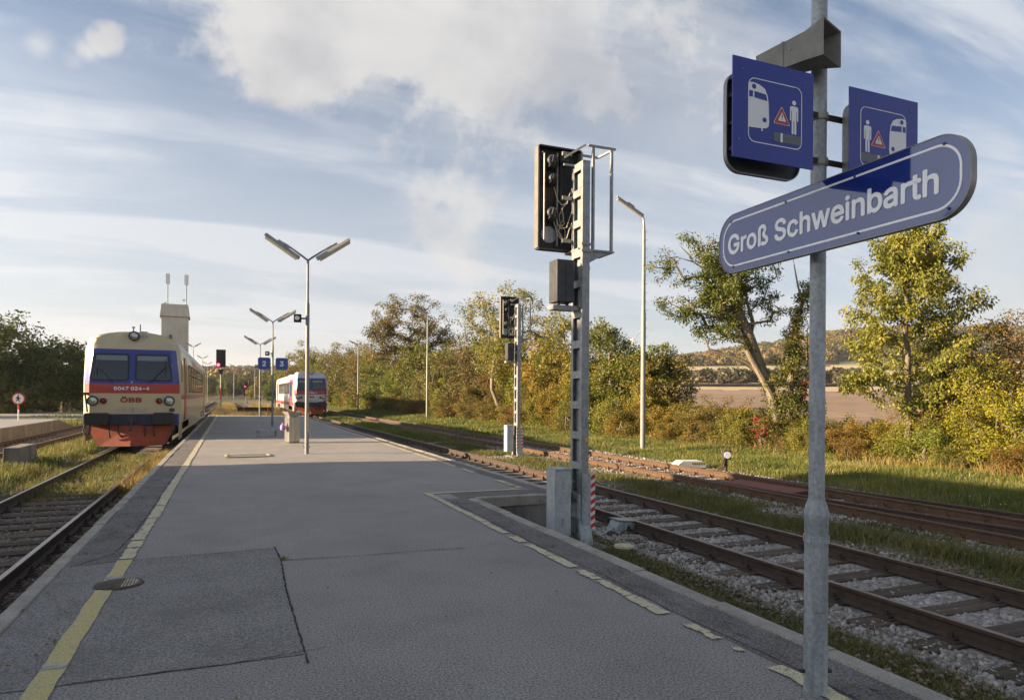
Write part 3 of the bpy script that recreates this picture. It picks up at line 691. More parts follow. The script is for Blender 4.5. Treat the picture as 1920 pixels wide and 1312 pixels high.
p = scat(-1.3, 4.6, 53.5, 60, 5000, 1, tuft=12, tr=.1); SP.append(blades(p, np.full(len(p), -.60), .7, .02, .5))
p = scat(-1.3, .3, 60, 130, 9000, 1, tuft=12, tr=.2); SP.append(blades(p, np.full(len(p), -.60), .6, .03, .5))
p = scat(3.4, 5.0, 53, 130, 7000, 1, tuft=12, tr=.2); SP.append(blades(p, np.full(len(p), -.60), .6, .03, .5))
grass('dry_grass', SP, 'grass_dry', 'tall dry straw coloured grass below the hedge and around the rails of the cream railcar')

# ------------------------------------------------------------------ sign post on the right with its signs
PX, PY = 2.775, 2.635
post = thing('sign_post', 'tall galvanised steel post in the right foreground carrying the station signs', 'post', (PX, PY, 0))
mb = MB(); mb.lathe([(.057,0),(.057,.88),(.060,.89),(.060,.915),(.052,.95),(.042,.975),(.041,.985)], n=28); mb.build('base_tube', 'galv_weathered', post, smooth=True)
mb = MB(); mb.lathe([(.0385,.97),(.038,4.6)], n=28); mb.build('upper_tube', 'galv_weathered', post, smooth=True)
mb = MB(); mb.prism(rrect(-.030,.024,.42,.80,.012), -.0625, -.045); hc = mb.build('hatch_cover', 'galv_weathered', post, bevel=.003); hc.rotation_euler = (0,0,rad(-35))
mb = MB(); mb.lathe([(.0625,.765),(.0625,.80)], n=28); mb.build('band', 'galv_weathered', post, smooth=True)
for s in (-1, 1):
    mb = MB(); mb.cyl((s*.054,0,.105), (s*.080,0,.105), .011, n=6); bo = mb.build('bolt', 'dark_metal', post); bo.rotation_euler = (0,0,rad(-22))
def clamp(z):
    mb = MB(); mb.lathe([(.045,z-.018),(.046,z-.016),(.046,z+.016),(.045,z+.018)], n=24); c = mb.build('clamp', 'galv_light', post, smooth=True)
    mb = MB(); mb.box(-.35,.30,-.030,-.0155,z-.014,z+.012); mb.build('bracket', 'rust', post)
clamp(2.93); clamp(2.70)
# pictogram boards
def pict(name, label, x0, zc, flip):
    t = thing(name, label, 'warning sign', (x0, 2.50, zc)); t.scale = (.97, 1, .925)
    mb = MB(); mb.box(0,.5,0,.006,0,.5); mb.build('board', 'sign_blue', t)
    fx = (lambda x: .5 - x) if flip else (lambda x: x)
    def P(poly): return [(fx(a), b) for a, b in poly]
    def add(nm, poly, m, y=-.0015):
        q = MB(); pp = P(poly); n = len(pp); q.add([(a, y, b) for a, b in pp], [tuple(range(n))]); return q.build(nm, m, t)
    mb = MB(); ring(mb, P(rrect(.09,.425,.088,.41,.04)), P(rrect(.0945,.4205,.0925,.4055,.0355)), -.0015, -.0005); mb.build('white_border', 'sign_white', t)
    tr = [(.0945,.385),(.125,.386),(.16,.380),(.19,.365),(.207,.335),(.214,.295),(.218,.20),(.214,.178),(.200,.168),(.175,.164),(.0945,.160)]
    c = add('train_symbol', tr, 'sign_white')
    for nm, poly in (('window_symbol', [(.0945,.312),(.117,.312),(.117,.343),(.0945,.343)]), ('window_symbol', [(.126,.312),(.205,.306),(.198,.337),(.126,.343)])):
        q = MB(); pp = P(poly); q.add([(a, -.0025, b) for a, b in pp], [(0,1,2,3)]); q.build(nm, 'sign_blue', c)
    for cx, cz in ((.124,.366),(.189,.208)):
        q = MB(); q.add([(fx(cx+.0125*math.cos(k*math.pi/8)), -.0025, cz+.0125*math.sin(k*math.pi/8)) for k in range(16)], [tuple(range(16))]); q.build('lamp_symbol', 'sign_blue', c)
    add('buffer_symbol', [(.170,.150),(.178,.150),(.178,.1645),(.170,.1645)], 'sign_white')
    # warning triangle with mark
    def tri(cx, cz, r, rc):
        pts = []
        for k in range(3):
            a0 = 90 + 120*k; px_, pz_ = cx + (r-rc*2)*math.cos(rad(a0)), cz + (r-rc*2)*math.sin(rad(a0))
            for j in range(5): a = rad(a0 - 60 + 30*j); pts.append((px_ + rc*math.cos(a), pz_ + rc*math.sin(a)))
        return pts
    q = MB(); pp = P(tri(.296,.234,.063,.006)); q.add([(a,-.0015,b) for a,b in pp],[tuple(range(15))]); w = q.build('triangle_symbol','sign_white',t)
    q = MB(); pp = P(tri(.296,.234,.0575,.005)); q.add([(a,-.0025,b) for a,b in pp],[tuple(range(15))]); q.build('red_triangle','sign_red',w)
    q = MB(); pp = P(tri(.296,.234,.030,.001)); q.add([(a,-.0035,b) for a,b in pp],[tuple(range(15))]); q.build('white_triangle','sign_white',w)
    q = MB(); pp = P([(.294,.232),(.298,.232),(.2992,.252),(.2928,.252)]); q.add([(a,-.0045,b) for a,b in pp],[(0,1,2,3)])
    pp = P([(.294,.223),(.298,.223),(.298,.228),(.294,.228)]); q.add([(a,-.0045,b) for a,b in pp],[(0,1,2,3)]); q.build('exclamation_mark','black',w)
    # person
    body = [(.3475,.300),(.352,.306),(.360,.308),(.388,.308),(.396,.306),(.4005,.300),(.4005,.237),(.398,.233),(.395,.233),(.392,.237),(.392,.284),(.389,.284),(.389,.168),(.386,.164),(.379,.164),(.376,.168),(.376,.232),(.372,.232),(.372,.168),(.369,.164),(.362,.164),(.359,.168),(.359,.284),(.356,.284),(.356,.237),(.353,.233),(.350,.233),(.3475,.237)]
    pm = add('person_symbol', body, 'sign_white')
    q = MB(); q.add([(fx(.374+.0125*math.cos(k*math.pi/8)), -.0015, .326+.0125*math.sin(k*math.pi/8)) for k in range(16)], [tuple(range(16))]); q.build('head_symbol', 'sign_white', pm)
    g_ = add('platform_symbol', [(.245,.112),(.4205,.112),(.4205,.158),(.245,.158)], 'sign_grey')
    q = MB(); pp = P([(.288,.112),(.302,.112),(.302,.158),(.288,.158)]); q.add([(a,-.0025,b) for a,b in pp],[(0,1,2,3)]); q.build('edge_line_symbol','sign_white',g_)
    for bx, bz in ((.055,.44),(.445,.44),(.035,.09),(.40,.085),(.39,.405)):
        q = MB(); q.cyl((fx(bx),0,bz),(fx(bx),-.003,bz),.0035,n=8); q.build('rivet','galv_light',t)
    # older rounded board behind, seen in the gap, carried on cross bars
    sx = .034 if not flip else .070
    q = MB(); a = rrect(sx, sx+.46, -.038, .47, .085, 8); q.prism(a, .092, .098); q.build('backing_board', 'dark_metal', t)
    q = MB(); b_ = rrect(sx-.004, sx+.464, -.042, .474, .088, 8); ring(q, b_, rrect(sx+.001, sx+.459, -.037, .469, .084, 8), .078 if not flip else .050, .101); q.build('board_rim', 'galv_light', t)
    for hz in (.06, .19, .33, .42):
        q = MB(); q.box(sx+.012,.10 if not flip else .14,.007,.09,hz,hz+.018); q.build('cross_bar','dark_metal',t)
    return t
pict('warning_board', 'square blue board left of the post showing a train left of a person', 2.112, 2.60, False)
pict('warning_board', 'square blue board right of the post, partly behind the station name sign', 2.835, 2.585, True)
# station name board
nb = thing('station_name_sign', 'long blue sign with rounded ends reading Groß Schweinbarth on the post', 'sign', (2.665, 2.53, 2.222), rad(-92.2))
LEN = 1.535; HH = .335
q = MB(); q.prism(rrect(-LEN/2, LEN/2, 0, HH, .135, 12), 0, .008); q.build('panel', 'name_blue', nb)
q = MB(); ring(q, rrect(-LEN/2-.004, LEN/2+.004, -.004, HH+.004, .139, 12), rrect(-LEN/2, LEN/2, 0, HH, .135, 12), -.002, .03); q.build('rim', 'galv_light', nb)
q = MB(); ring(q, rrect(-LEN/2+.033, LEN/2-.033, .033, HH-.033, .11, 12), rrect(-LEN/2+.043, LEN/2-.043, .043, HH-.043, .10, 12), -.0016, -.0004); q.build('border_line', 'name_white', nb)
me = embolden(text_mesh('Groß Schweinbarth', .182), .0038); w0 = max(v.co.x for v in me.vertices) - min(v.co.x for v in me.vertices); sc = 1.325 / w0
xm = (max(v.co.x for v in me.vertices) + min(v.co.x for v in me.vertices)) / 2
capz = [v.co.y for v in me.vertices]; zc0 = (max(capz) + min(capz)) / 2
for v in me.vertices: v.co = ((v.co.x - xm) * sc - .025, -.0010 - .0002 * v.co.z, HH/2 + (v.co.y - zc0) * 1.14 - .004)
me.materials.clear(); me.materials.append(MATS['name_white']); lo_ = bpy.data.objects.new('lettering', me); COL.objects.link(lo_); lo_.parent = nb
for i in range(4):
    for z in (.033, HH-.038):
        q = MB(); x = -.66 + i*.44 + (.0 if z > .1 else .02); q.cyl((x,.0,z),(x,-.005,z),.006,n=10); q.build('screw','dark_metal',nb)
for z in (.08, .25):
    q = MB(); q.box(-LEN/2+.12,LEN/2-.12,.009,.03,z-.012,z+.012); q.build('back_rail','galv_light',nb)
# loudspeaker
ls = thing('loudspeaker', 'grey horn loudspeaker on top of the blue boards, mouth towards the viewer', 'loudspeaker', (2.625, 2.67, 3.225), rad(19.8))
q = MB()  # local -y is where the mouth points
def fr(w, h, y, zc=0): return [(-w/2, y, zc-h/2), (w/2, y, zc-h/2), (w/2, y, zc+h/2), (-w/2, y, zc+h/2)]
secs = [fr(.085,.10,.17,.005), fr(.115,.13,.02,0), fr(.117,.132,-.01,0), fr(.140,.142,-.10,0), fr(.198,.180,-.205,.0), fr(.186,.168,-.202,0), fr(.125,.13,-.10,0), fr(.10,.11,-.02,0)]
for i in range(len(secs)-1): q.add(secs[i] + secs[i+1], [(k,(k+1)%4,4+(k+1)%4,4+k) for k in range(4)])
q.add(secs[0], [(0,1,2,3)]); q.add(secs[-1], [(0,1,2,3)])
q.build('horn', 'speaker_grey', ls)
q = MB(); q.add([(p_[0]*1.0,p_[1],p_[2]) for p_ in fr(.121,.136,.014)] + fr(.121,.136,.022), [(k,(k+1)%4,4+(k+1)%4,4+k) for k in range(4)]); q.build('joint_band', 'speaker_grey', ls)
for i in range(7):
    q = MB(); q.box(-.048,.048,-.034,-.024,-.045+i*.014,-.039+i*.014); q.build('grille_slat','dark_metal',ls)
q = MB(); q.box(.05,.13,.0,.03,-.09,-.02); q.build('mount','galv_weathered',ls)
q = MB(); q.cyl((-.0585,-.02,.015),(-.064,-.02,.015),.006,n=8); q.build('screw','galv_light',ls)

# ------------------------------------------------------------------ main signals seen from behind
def signal(label, loc):
    t = thing('railway_signal', label, 'signal', loc, 0, 'tall lattice signals seen from behind, right of the platform')
    W2, DY = .05, .155                       # half width in x, half depth in y
    q = MB()                                 # ladder column: two side plates, rungs on the narrow faces, backing plate inside
    q.box(-W2, W2, -DY, -DY+.012, .55, 5.11); q.box(-W2, W2, DY-.012, DY, .55, 5.11)
    z = .55
    for s in (-1, 1):
        x0, x1 = (-W2-.004, -W2+.006) if s < 0 else (W2-.006, W2+.004)
        q.box(x0, x1, -DY, -DY+.055, .55, 5.11); q.box(x0, x1, DY-.055, DY, .55, 5.11)
        z = .62
        while z < 5.05: q.box(x0, x1, -DY+.055, DY-.055, z, z+.10); z += .405
        q.box(x0, x1, -DY+.055, DY-.055, 5.02, 5.11)
    q.box(.0,.01,-DY+.013,DY-.013,.56,5.10)
    q.build('lattice_post', 'galv', t)
    q = MB(); q.box(-W2-.006,W2+.006,-DY-.004,DY+.004,5.11,5.125); q.build('post_cap','galv_light',t)
    for s in (-1, 1):
        q = MB(); q.prism([(s*.155,.70),(s*.155,.35),(s*.26,.0),(s*.20,.0),(s*.10,.36),(s*.10,.70)], -.085, -.071, axis='x'); q.prism([(s*.155,.70),(s*.155,.35),(s*.26,.0),(s*.20,.0),(s*.10,.36),(s*.10,.70)], .071, .085, axis='x')
        q.prism([(s*.150,.70),(s*.150,.36),(s*.25,.0),(s*.235,.0),(s*.135,.36),(s*.135,.70)], -.071, .071, axis='x'); q.build('foot', 'galv_weathered', t)
    for z in (.32, .12):
        q = MB(); q.box(-.088,-.080,-.17,.17,z,z+.06); q.build('tie_plate','galv',t)
    q = MB(); q.box(-.30,.30,-.34,.34,-.25,.02); q.build('foundation','wall_concrete',t,bevel=.02)
    q = MB(); q.box(-.045,.075,-.172,-.160,.26,.98); q.build('cover_plate','galv_weathered',t)
    for xx in ((.076,.142),):
        pl = MB(); pl.box(xx[0],xx[1],-.185,-.172,.24,1.0); wp = pl.build('striped_plate','white',t)
        for i in range(7):
            z0 = .245 + i*.107; q = MB(); q.prism([(xx[0]+.001,z0),(xx[1]-.001,z0+.035),(xx[1]-.001,min(z0+.09,.998)),(xx[0]+.001,min(z0+.055,.998))], -.187, -.1855); q.build('red_stripe','red_paint',wp)
    q = MB(); q.prism([(.02,.93+.65),(.06,.93+.65),(.04,.965+.65)], -.1575, -.1555); q.prism([(.066,.93+.65),(.1+-.002,.93+.65),(.083,.965+.65)], -.1575, -.1555); 
    # equipment cabinet at the foot
    cb = MB(); cb.box(-.41,-.17,-.10,.16,.16,1.03); c = cb.build('cabinet','cabinet_zinc',t,bevel=.006)
    q = MB(); q.box(-.395,-.185,-.108,-.101,.19,1.0); q.build('door','cabinet_zinc',c,bevel=.002)
    q = MB(); q.box(-.415,-.165,-.12,.17,1.03,1.045); q.build('lid','galv_weathered',c)
    for z in (.30,.78):
        q = MB(); q.box(-.31,-.28,-.122,-.109,z,z+.10); q.build('handle','galv_weathered',c)
    for z in (.84,.52): 
        q = MB(); q.box(-.17,-.05,.01,.05,z,z+.03); q.build('arm','galv_weathered',t)
    # black signal head, open towards us
    h = MB(); x0, x1, z0, z1 = -.50, .14, 4.01, 5.39
    h.box(x0,x1,.36,.37,z0,z1); hd = h.build('signal_head','black_panel',t)
    for (a,b,c_,d_) in ((x0-.02,x0,z0,z1),(x1-.005,x1+.02,z0,z1)):
        q = MB(); q.box(a,b,.25,.372,c_,d_); q.build('side_rim','rim_metal' if a < 0 else 'galv',hd)
    q = MB(); q.box(x0,x1,.25,.372,z1,z1+.018); q.build('top_rim','dark_metal',hd)
    q = MB(); q.box(x0,x1,.25,.372,z0-.018,z0); q.build('bottom_rim','dark_metal',hd)
    q = MB(); q.tube([(x0+.05,.2,z0+.1),(x0+.05,.2,z0+.5),(x0+.05,.2,z1-.12),(x0+.02,.2,z1-.10)],.011); q.build('latch_rod','galv_light',hd)
    for zz, r, kind in ((5.20,.10,'h'),(4.96,.075,'h'),(4.77,.095,'r'),(4.49,.10,'h'),(4.22,.115,'d')):
        cx = -.31
        if kind == 'h':
            q = MB(); q.lathe([(r,.355),(r*1.02,.32),(r*.98,.26),(r*.72,.20),(r*.4,.175),(r*.2,.17)], c=(cx,0,zz), ax='y', n=18); lh = q.build('lamp_housing','dark_metal',hd,smooth=True)
            for a in (-.5,.5):
                q = MB(); q.tube([(cx+a*r*1.3,.22,zz-r*.9),(cx+a*r*.7,.17,zz-r*.3),(cx+a*r*.4,.16,zz+r*.5)],.006); q.build('clip','dark_metal',lh)
        else:
            q = MB(); q.lathe([(r,.356),(r,.348)], c=(cx,0,zz), ax='y', n=22); q.build('blanking_disc','galv_weathered' if kind == 'd' else 'rust',hd)
    for zz in (5.24,): q = MB(); q.lathe([(.07,.355),(.07,.28),(.03,.24)], c=(-.10,0,zz), ax='y', n=14); q.build('lamp_housing','dark_metal',hd,smooth=True)
    for a in (-.205,-.15):
        q = MB(); q.box(a-.008,a+.008,.30,.33,z0+.05,z1-.05); q.build('inner_rail','dark_metal' if a > -.2 else 'galv',hd)
    rr = random.Random(2)
    for zz in (4.62,4.30,4.15):
        q = MB(); q.tube([(-.26,.30,zz+.25),(-.24,.22,zz+.05),(-.19,.20,zz-.02),(-.12,.18,zz),(-.09,.16,zz+.12),(-.07,.12,zz+.2)],.007,n=6); q.build('cable','cable',hd)
    for k in range(3):
        p_ = [(-.20+rr.uniform(-.03,.1),.22+rr.uniform(-.04,.04),4.15+.1*j+rr.uniform(-.03,.03)) for j in range(6)]
        q = MB(); q.tube(p_,.006,n=6); q.build('cable','cable',hd)
    for zz in (4.08,4.66,5.26):
        q = MB(); q.box(-.21,-.07,.13,.16,zz,zz+.05); q.build('bracket','galv_light',t)
    # open cage on the right of the head
    for (a, y_) in ((.175,-.02),(.46,-.02)):
        q = MB(); q.box(a-.017,a+.017,y_-.017,y_+.017,3.97,5.37); q.build('cage_post','galv',t)
    for p0,p1,m in (((.10,-.02,5.385),(.52,-.02,5.385),'galv'),((.10,.36,5.385),(.46,.36,5.385),'galv'),((.46,-.02,5.36),(.46,.36,5.385),'galv_light'),((-.20,.10,5.22),(.06,-.02,5.385),'galv_light'),((-.20,.12,5.13),(.06,.12,5.13),'galv')):
        q = MB(); q.tube([p0,p1],.019,n=4); q.build('cage_bar',m,t)
    q = MB(); q.prism([(-.06,3.96),(.50,3.96),(.50,3.985),(-.06,3.985)], -.04, .37); q.prism([(.06,3.96),(.47,3.96),(.30,3.90),(.12,3.80),(.06,3.80)], -.02, -.008); q.prism([(.06,3.96),(.47,3.96),(.30,3.90),(.12,3.80),(.06,3.80)], .30, .312); q.build('cage_shelf','galv',t)
    q = MB(); q.prism([(.055,3.74),(.125,3.74),(.055,3.42)], -.05, .05); q.build('gusset','galv_weathered',t)
    for z in (3.93, 4.02): q = MB(); q.box(-.075,.075,-.175,-.158,z-.02,z+.012); q.build('strap','galv_light',t)
    # junction box on bracket
    b = MB(); b.box(-.40,-.15,-.10,.14,3.24,3.80); jb = b.build('junction_box','dark_metal',t,bevel=.006)
    q = MB(); q.box(-.392,-.278,-.106,-.101,3.25,3.79); q.build('door','dark_metal',jb); q = MB(); q.box(-.272,-.158,-.106,-.101,3.25,3.79); q.build('door','dark_metal',jb)
    q = MB(); q.box(-.44,-.05,-.08,.10,3.14,3.20); q.build('shelf','galv_light',t)
    for a in (-.34,-.21): q = MB(); q.cyl((a,-.02,3.2),(a,-.02,3.24),.025,n=8); q.build('cable_gland','rust',jb)
    return t
sg = signal('tall grey lattice signal seen from behind, in the notch of the platform', (4.345, 8.15, -.50))
q = MB(); q.prism([(.0,1.40),(.04,1.40),(.04,1.45),(.0,1.45)], -.158, -.1562); ys = q.build('warning_sticker','yellow_sign',sg)
s2 = dup(sg, (8.97, 21.3, -.53), label='more distant lattice signal standing between the brown and the orange track')
for c in list(s2.children):
    if c.name.startswith('warning_sticker'): bpy.data.objects.remove(c)

for c in list(s2.children):
    if c.name.startswith('striped_plate'):
        d = c.copy(); COL.objects.link(d); d.parent = s2; d.location = (-.165, 0, 0)
        for k in c.children: e_ = k.copy(); COL.objects.link(e_); e_.parent = d
# small objects near the signals
t = thing('rail_stop_device', 'grey sloped steel box bolted beside the near rail right of the lattice signal', 'track device', (5.60, 9.1, -.60))
q = MB(); q.prism([(-.22,0),(.16,0),(.16,.17),(-.12,.20)], -.13,.13); q.build('housing','galv_weathered',t,bevel=.006)
q = MB(); q.prism([(-.14,.212),(.22,.182),(.22,.192),(-.14,.224)], -.15,.15); q.build('lid','galv_light',t)
q = MB(); q.tube([(-.2,-.08,.1),(-.45,-.2,.05),(-.7,-.3,.02)],.02); q.build('conduit','galv_weathered',t)
t = thing('cable_marker', 'small round white capped marker post in the grass beside the near rail', 'marker', (4.78, 7.72, -.60))
q = MB(); q.lathe([(.07,0),(.065,.12)], n=14); q.build('stub','galv_weathered',t,smooth=True)
q = MB(); q.lathe([(.12,.12),(.13,.13),(.12,.155),(.05,.165)], n=18); q.build('cap','cream_paint',t,smooth=True)
# point machine lantern
t = thing('point_lantern', 'turnout lantern with a round white disc on a rusty stand beside the orange track', 'signal lantern', (12.45, 14.9, -.52), rad(-20))
q = MB(); q.cyl((0,0,0),(0,0,.34),.022,n=10); q.build('stand','rust',t)
q = MB(); q.tube([(-.30,-.1,.02),(-.16,-.05,.14),(-.10,-.02,.30),(0,0,.32)],.022,n=6); q.build('lever','rust',t)
q = MB(); q.tube([(-.16,.05,.0),(-.06,.02,.16),(-.02,0,.28)],.03,n=6); q.build('link','rust',t)
q = MB(); q.box(-.10,.10,-.08,.08,.34,.58); lb = q.build('lantern_body','dark_metal',t,bevel=.012)
q = MB(); q.lathe([(.092,-.10),(.092,-.082)], c=(-.01,0,.46), ax='y', n=22); q.build('white_disc','white',lb)
q = MB(); q.box(.101,.106,-.06,.06,.37,.55); q.build('side_pane','white',lb)
t = thing('point_machine_cover', 'white box with yellow and black stripes lying beside the turnout lantern', 'cover box', (12.2, 16.2, -.52), rad(-12))
q = MB(); q.prism([(-.42,0),(.42,0),(.42,.12),(.30,.20),(-.30,.20),(-.42,.12)], -.22,.22); cv = q.build('cover','white',t,bevel=.01)
q = MB(); q.box(-.02,.415,-.2235,-.2215,.10,.15); st = q.build('stripe_panel','yellow_sign',cv)
for i in range(6):
    x = .0 + i*.07; q = MB(); q.prism([(x,.102),(x+.03,.102),(x+.005,.148),(x-.02,.148)], -.2250, -.2240); q.build('black_stripe','black',st)
q = MB(); q.box(-.62,-.43,-.16,.16,.0,.05); q.build('base_plate','rust',t)
# concrete block and side sign
t = MB(); t.prism([(-.22,0),(.22,0),(.19,.62),(-.19,.62)], -.85, .85); bl = t.build('concrete_block','wall_concrete',bevel=.02); bl.location = (-5.45,23.0,-.60); tag(bl, 'weathered concrete block in the grass between the two left tracks', 'concrete block')
def nosign(label, loc, r=.33, h=1.25, rz=0, striped=True):
    t = thing('prohibition_sign', label, 'sign', loc, rz)
    q = MB(); q.cyl((0,.03,0),(0,.03,h*.50),.035,n=12); q.build('white_post','white',t)
    q = MB(); q.cyl((0,.03,h*.50),(0,.03,h),.035,n=12); q.build('upper_post','red_paint' if striped else 'white',t)
    q = MB(); q.lathe([(r,-.012),(r,-.004)], c=(0,0,h), ax='y', n=32); d = q.build('disc','white',t)
    q = MB(); n = 32; o_ = [(r*math.cos(2*math.pi*k/n), h+r*math.sin(2*math.pi*k/n)) for k in range(n)]; i_ = [(r*.80*math.cos(2*math.pi*k/n), h+r*.80*math.sin(2*math.pi*k/n)) for k in range(n)]
    ring(q, o_, i_, -.016, -.0125); q.build('red_ring','red_paint',d)
    q = MB(); b = [(-.03,.13),(.03,.13),(.05,.05),(.14,.0),(.11,-.03),(.03,-.01),(.08,-.16),(.03,-.17),(-.02,-.06),(-.09,-.16),(-.13,-.13),(-.05,-.01),(-.13,.03),(-.10,.07)]
    q.add([(a*r/.33,-.0135,h+c*r/.33) for a,c in b],[tuple(range(len(b)))]); q.lathe([(.04*r/.33,-.0155),(.04*r/.33,-.0125)], c=(0,0,h+.175*r/.33), ax='y', n=12); q.build('figure_symbol','black',d)
    return t
nosign('round red-rimmed prohibition sign on a red and white post on the left side platform', (-10.85, 45.3, -.02), .33, 1.2, rad(-8))
nosign('small round prohibition sign beyond the end of the island platform', (2.10, 56.5, -.6), .19, 1.9, 0, False)

# ------------------------------------------------------------------ platform furniture
def luminaire(par, c, ang, L_=.98):
    """trough with a tube under a cover, long axis tilted by ang in local xz"""
    M = Matrix.Translation(c) @ Matrix.Rotation(-ang, 4, 'Y')
    q = MB(M); q.prism([(-.075,-.02),(-.055,.045),(-.02,.07),(.02,.07),(.055,.045),(.075,-.02)], -L_/2, L_/2, axis='x'); lu = q.build('lamp_trough','galv_light',par,bevel=.004)
    q = MB(M); q.prism([(-.062,-.022),(.062,-.022),(.05,-.075),(-.05,-.075)], -L_/2+.05, L_/2-.04, axis='x'); q.build('lamp_cover','lamp_cover',lu)
    q = MB(M); q.box(-.16,.16,-.03,.03,.071,.115); q.build('ballast_box','galv_weathered',lu)
def double_lamp(label, loc, H=4.92, rz=rad(-9), box=True, r=.052):
    t = thing('platform_lamp', label, 'lamp post', loc, rz, 'double-armed lamp posts along the platform')
    q = MB(); q.lathe([(r,0),(r,1.05),(r*.94,1.08),(r*.92,H*.77),(r*.62,H*.78),(r*.55,H)], n=16); q.build('pole','pole_paint',t,smooth=True)
    for s in (-1, 1):
        q = MB(); q.tube([(0,0,H-.03),(s*.10,0,H+.05),(s*.5,0,H+.33),(s*.62,0,H+.40)],[.026,.026,.022,.02],n=8); q.build('arm','galv',t,smooth=True)
        luminaire(t, (s*.63,0,H+.28), s*rad(34))
    for s in (-1,1):
        q = MB(); q.cyl((s*.05,0,.17),(s*.08,0,.17),.012,n=6); q.build('bolt','rust',t)
    if box:
        q = MB(); q.box(-.33,-.15,-.09,.05,H*.675,H*.675+.20); b = q.build('monitor_box','black',t,bevel=.008)
        q = MB(); q.lathe([(.05,-.105),(.06,-.091)], c=(-.24,0,H*.675+.10), ax='y', n=14); q.build('lens','clear_lens',b)
        q = MB(); q.box(-.15,-.04,-.02,.02,H*.675+.08,H*.675+.12); q.build('bracket','dark_metal',t)
    return t
lA = double_lamp('nearest double-armed lamp post on the platform, beside the steel bin', (1.79, 17.95, 0))
q = MB(); q.box(-.02,.045,-.054,-.0515,.55,1.02); q.build('faded_sticker','cream_paint',lA)
lB = dup(lA, (1.82, 34.0, 0), label='second double-armed lamp post, carrying the blue number signs 2 and 3')
lC = dup(lA, (1.86, 50.0, 0), label='third double-armed lamp post near the far end of the platform')
for o in list(lB.children) + list(lC.children):
    if o.name.startswith('faded'): bpy.data.objects.remove(o)
def numsign(n, x):
    t = thing('track_number_sign', 'blue square sign with a white %s at the %s of the second platform lamp post' % (n, 'left' if n == '2' else 'right'), 'sign', (x, 33.86, 2.94))
    q = MB(); q.prism(rrect(-.275,.275,-.28,.28,.09,6), 0, .03); p_ = q.build('plate','sign_light_blue',t)
    q = MB(); ring(q, rrect(-.28,.28,-.285,.285,.095,6), rrect(-.258,.258,-.263,.263,.075,6), -.003, .002); q.build('rim','galv_light',t)
    lettering('numeral', n, .44, 'sign_white', t, lambda a, b: (a, -.004, b), offset=.012)
    q = MB(); q.box(.24 if n=='2' else -.32,.32 if n=='2' else -.24,.03,.05,-.02,.02); q.build('bracket','galv_weathered',t)
numsign('2', 1.44); numsign('3', 2.22)
# steel bin with a hopper top
t = thing('litter_bin', 'square stainless steel litter bin with a flared hopper top beside the nearest lamp post', 'bin', (1.78, 22.3, 0), rad(22))
q = MB(); q.box(-.18,.18,-.15,.15,.02,.80); bd = q.build('bin_body','steel',t,bevel=.012)
q = MB(); q.box(-.165,-.01,-.158,-.151,.06,.77); q.build('door','steel',bd); q = MB(); q.box(.01,.165,-.158,-.151,.06,.77); q.build('door','steel',bd)
q = MB(); q.box(-.16,.16,-.13,.13,0,.02); q.build('plinth','dark_metal',t)
q = MB()
a = [(-.13,-.11,.80),(.13,-.11,.80),(.13,.11,.80),(-.13,.11,.80)]; b = [(-.24,-.20,.97),(.24,-.20,.97),(.24,.20,.97),(-.24,.20,.97)]; c = [(-.235,-.195,.97),(.235,-.195,.97),(.235,.195,.97),(-.235,.195,.97)]; d = [(-.125,-.105,.805),(.125,-.105,.805),(.125,.105,.805),(-.125,.105,.805)]
for u, v in ((a,b),(b,c),(c,d)): q.add(u+v, [(k,(k+1)%4,4+(k+1)%4,4+k) for k in range(4)])
q.add(d, [(0,1,2,3)]); q.build('hopper','galv_light',t)
t = MB(); t.lathe([(.02,0),(.07,.02),(.09,.10),(.06,.19),(.02,.22),(.03,.25)], n=10); o = t.build('plastic_bag','lilac',smooth=True); o.location = (1.50,22.2,.38); tag(o, 'small purple bag hanging at the left side of the steel bin', 'bag')
t = thing('low_bench_plate', 'pale flat slab on thin legs behind the steel bin', 'bench', (1.25, 26.0, 0), rad(12))
q = MB(); q.box(-.40,.35,-.12,.12,.20,.23); q.build('slab','galv_light',t)
for s in (-.33,.28): q = MB(); q.box(s-.02,s+.02,-.1,.1,0,.2); q.build('leg','galv_weathered',t)
# drain frame and manhole
t = thing('drain_frame', 'rusty cream metal frame of a hatch let into the platform in front of the lamp', 'hatch', (.37, 17.75, .005), rad(1))
q = MB(); ring(q, [(-.50,-.36),(.52,-.36),(.52,.36),(-.50,.36)], [(-.44,-.27),(.46,-.27),(.46,.27),(-.44,.27)], 0, .012); fo = q.build('frame','cream_paint',t); fo.rotation_euler = (rad(90),0,0); fo.location = (0,0,.012)
q = MB(); q.box(-.44,.46,-.27,.27,0,.004); q.build('plate','asphalt_old',t)
t = thing('manhole_cover', 'round cast iron cover set across the yellow line in the left foreground', 'manhole cover', (-.80, 6.12, .004))
q = MB(); q.lathe([(.175,0),(.172,.008),(.150,.0085)], n=36); q.build('rim','rust',t)
MATS['iron'] = mat('iron', (.07,.05,.035), .7, .4, c2=(.13,.11,.07), scale=12)
q = MB(); q.lathe([(.146,.0),(.146,.011),(.01,.0115)], n=36); cvr = q.build('lid','iron',t)
q = MB()
for i in range(-6, 7):
    for j in range(-6, 7):
        x, y = i*.021, j*.021
        if x*x+y*y < .0175: q.box(x-.006,x+.006,y-.006,y+.006,.0113,.0150)
q.build('relief','iron',cvr)
sheet('paint_remains', [(.0+.138*math.cos(rad(a)), .138*math.sin(rad(a))) for a in range(-80, 86, 12)], .0135, 'cream_paint', cvr)
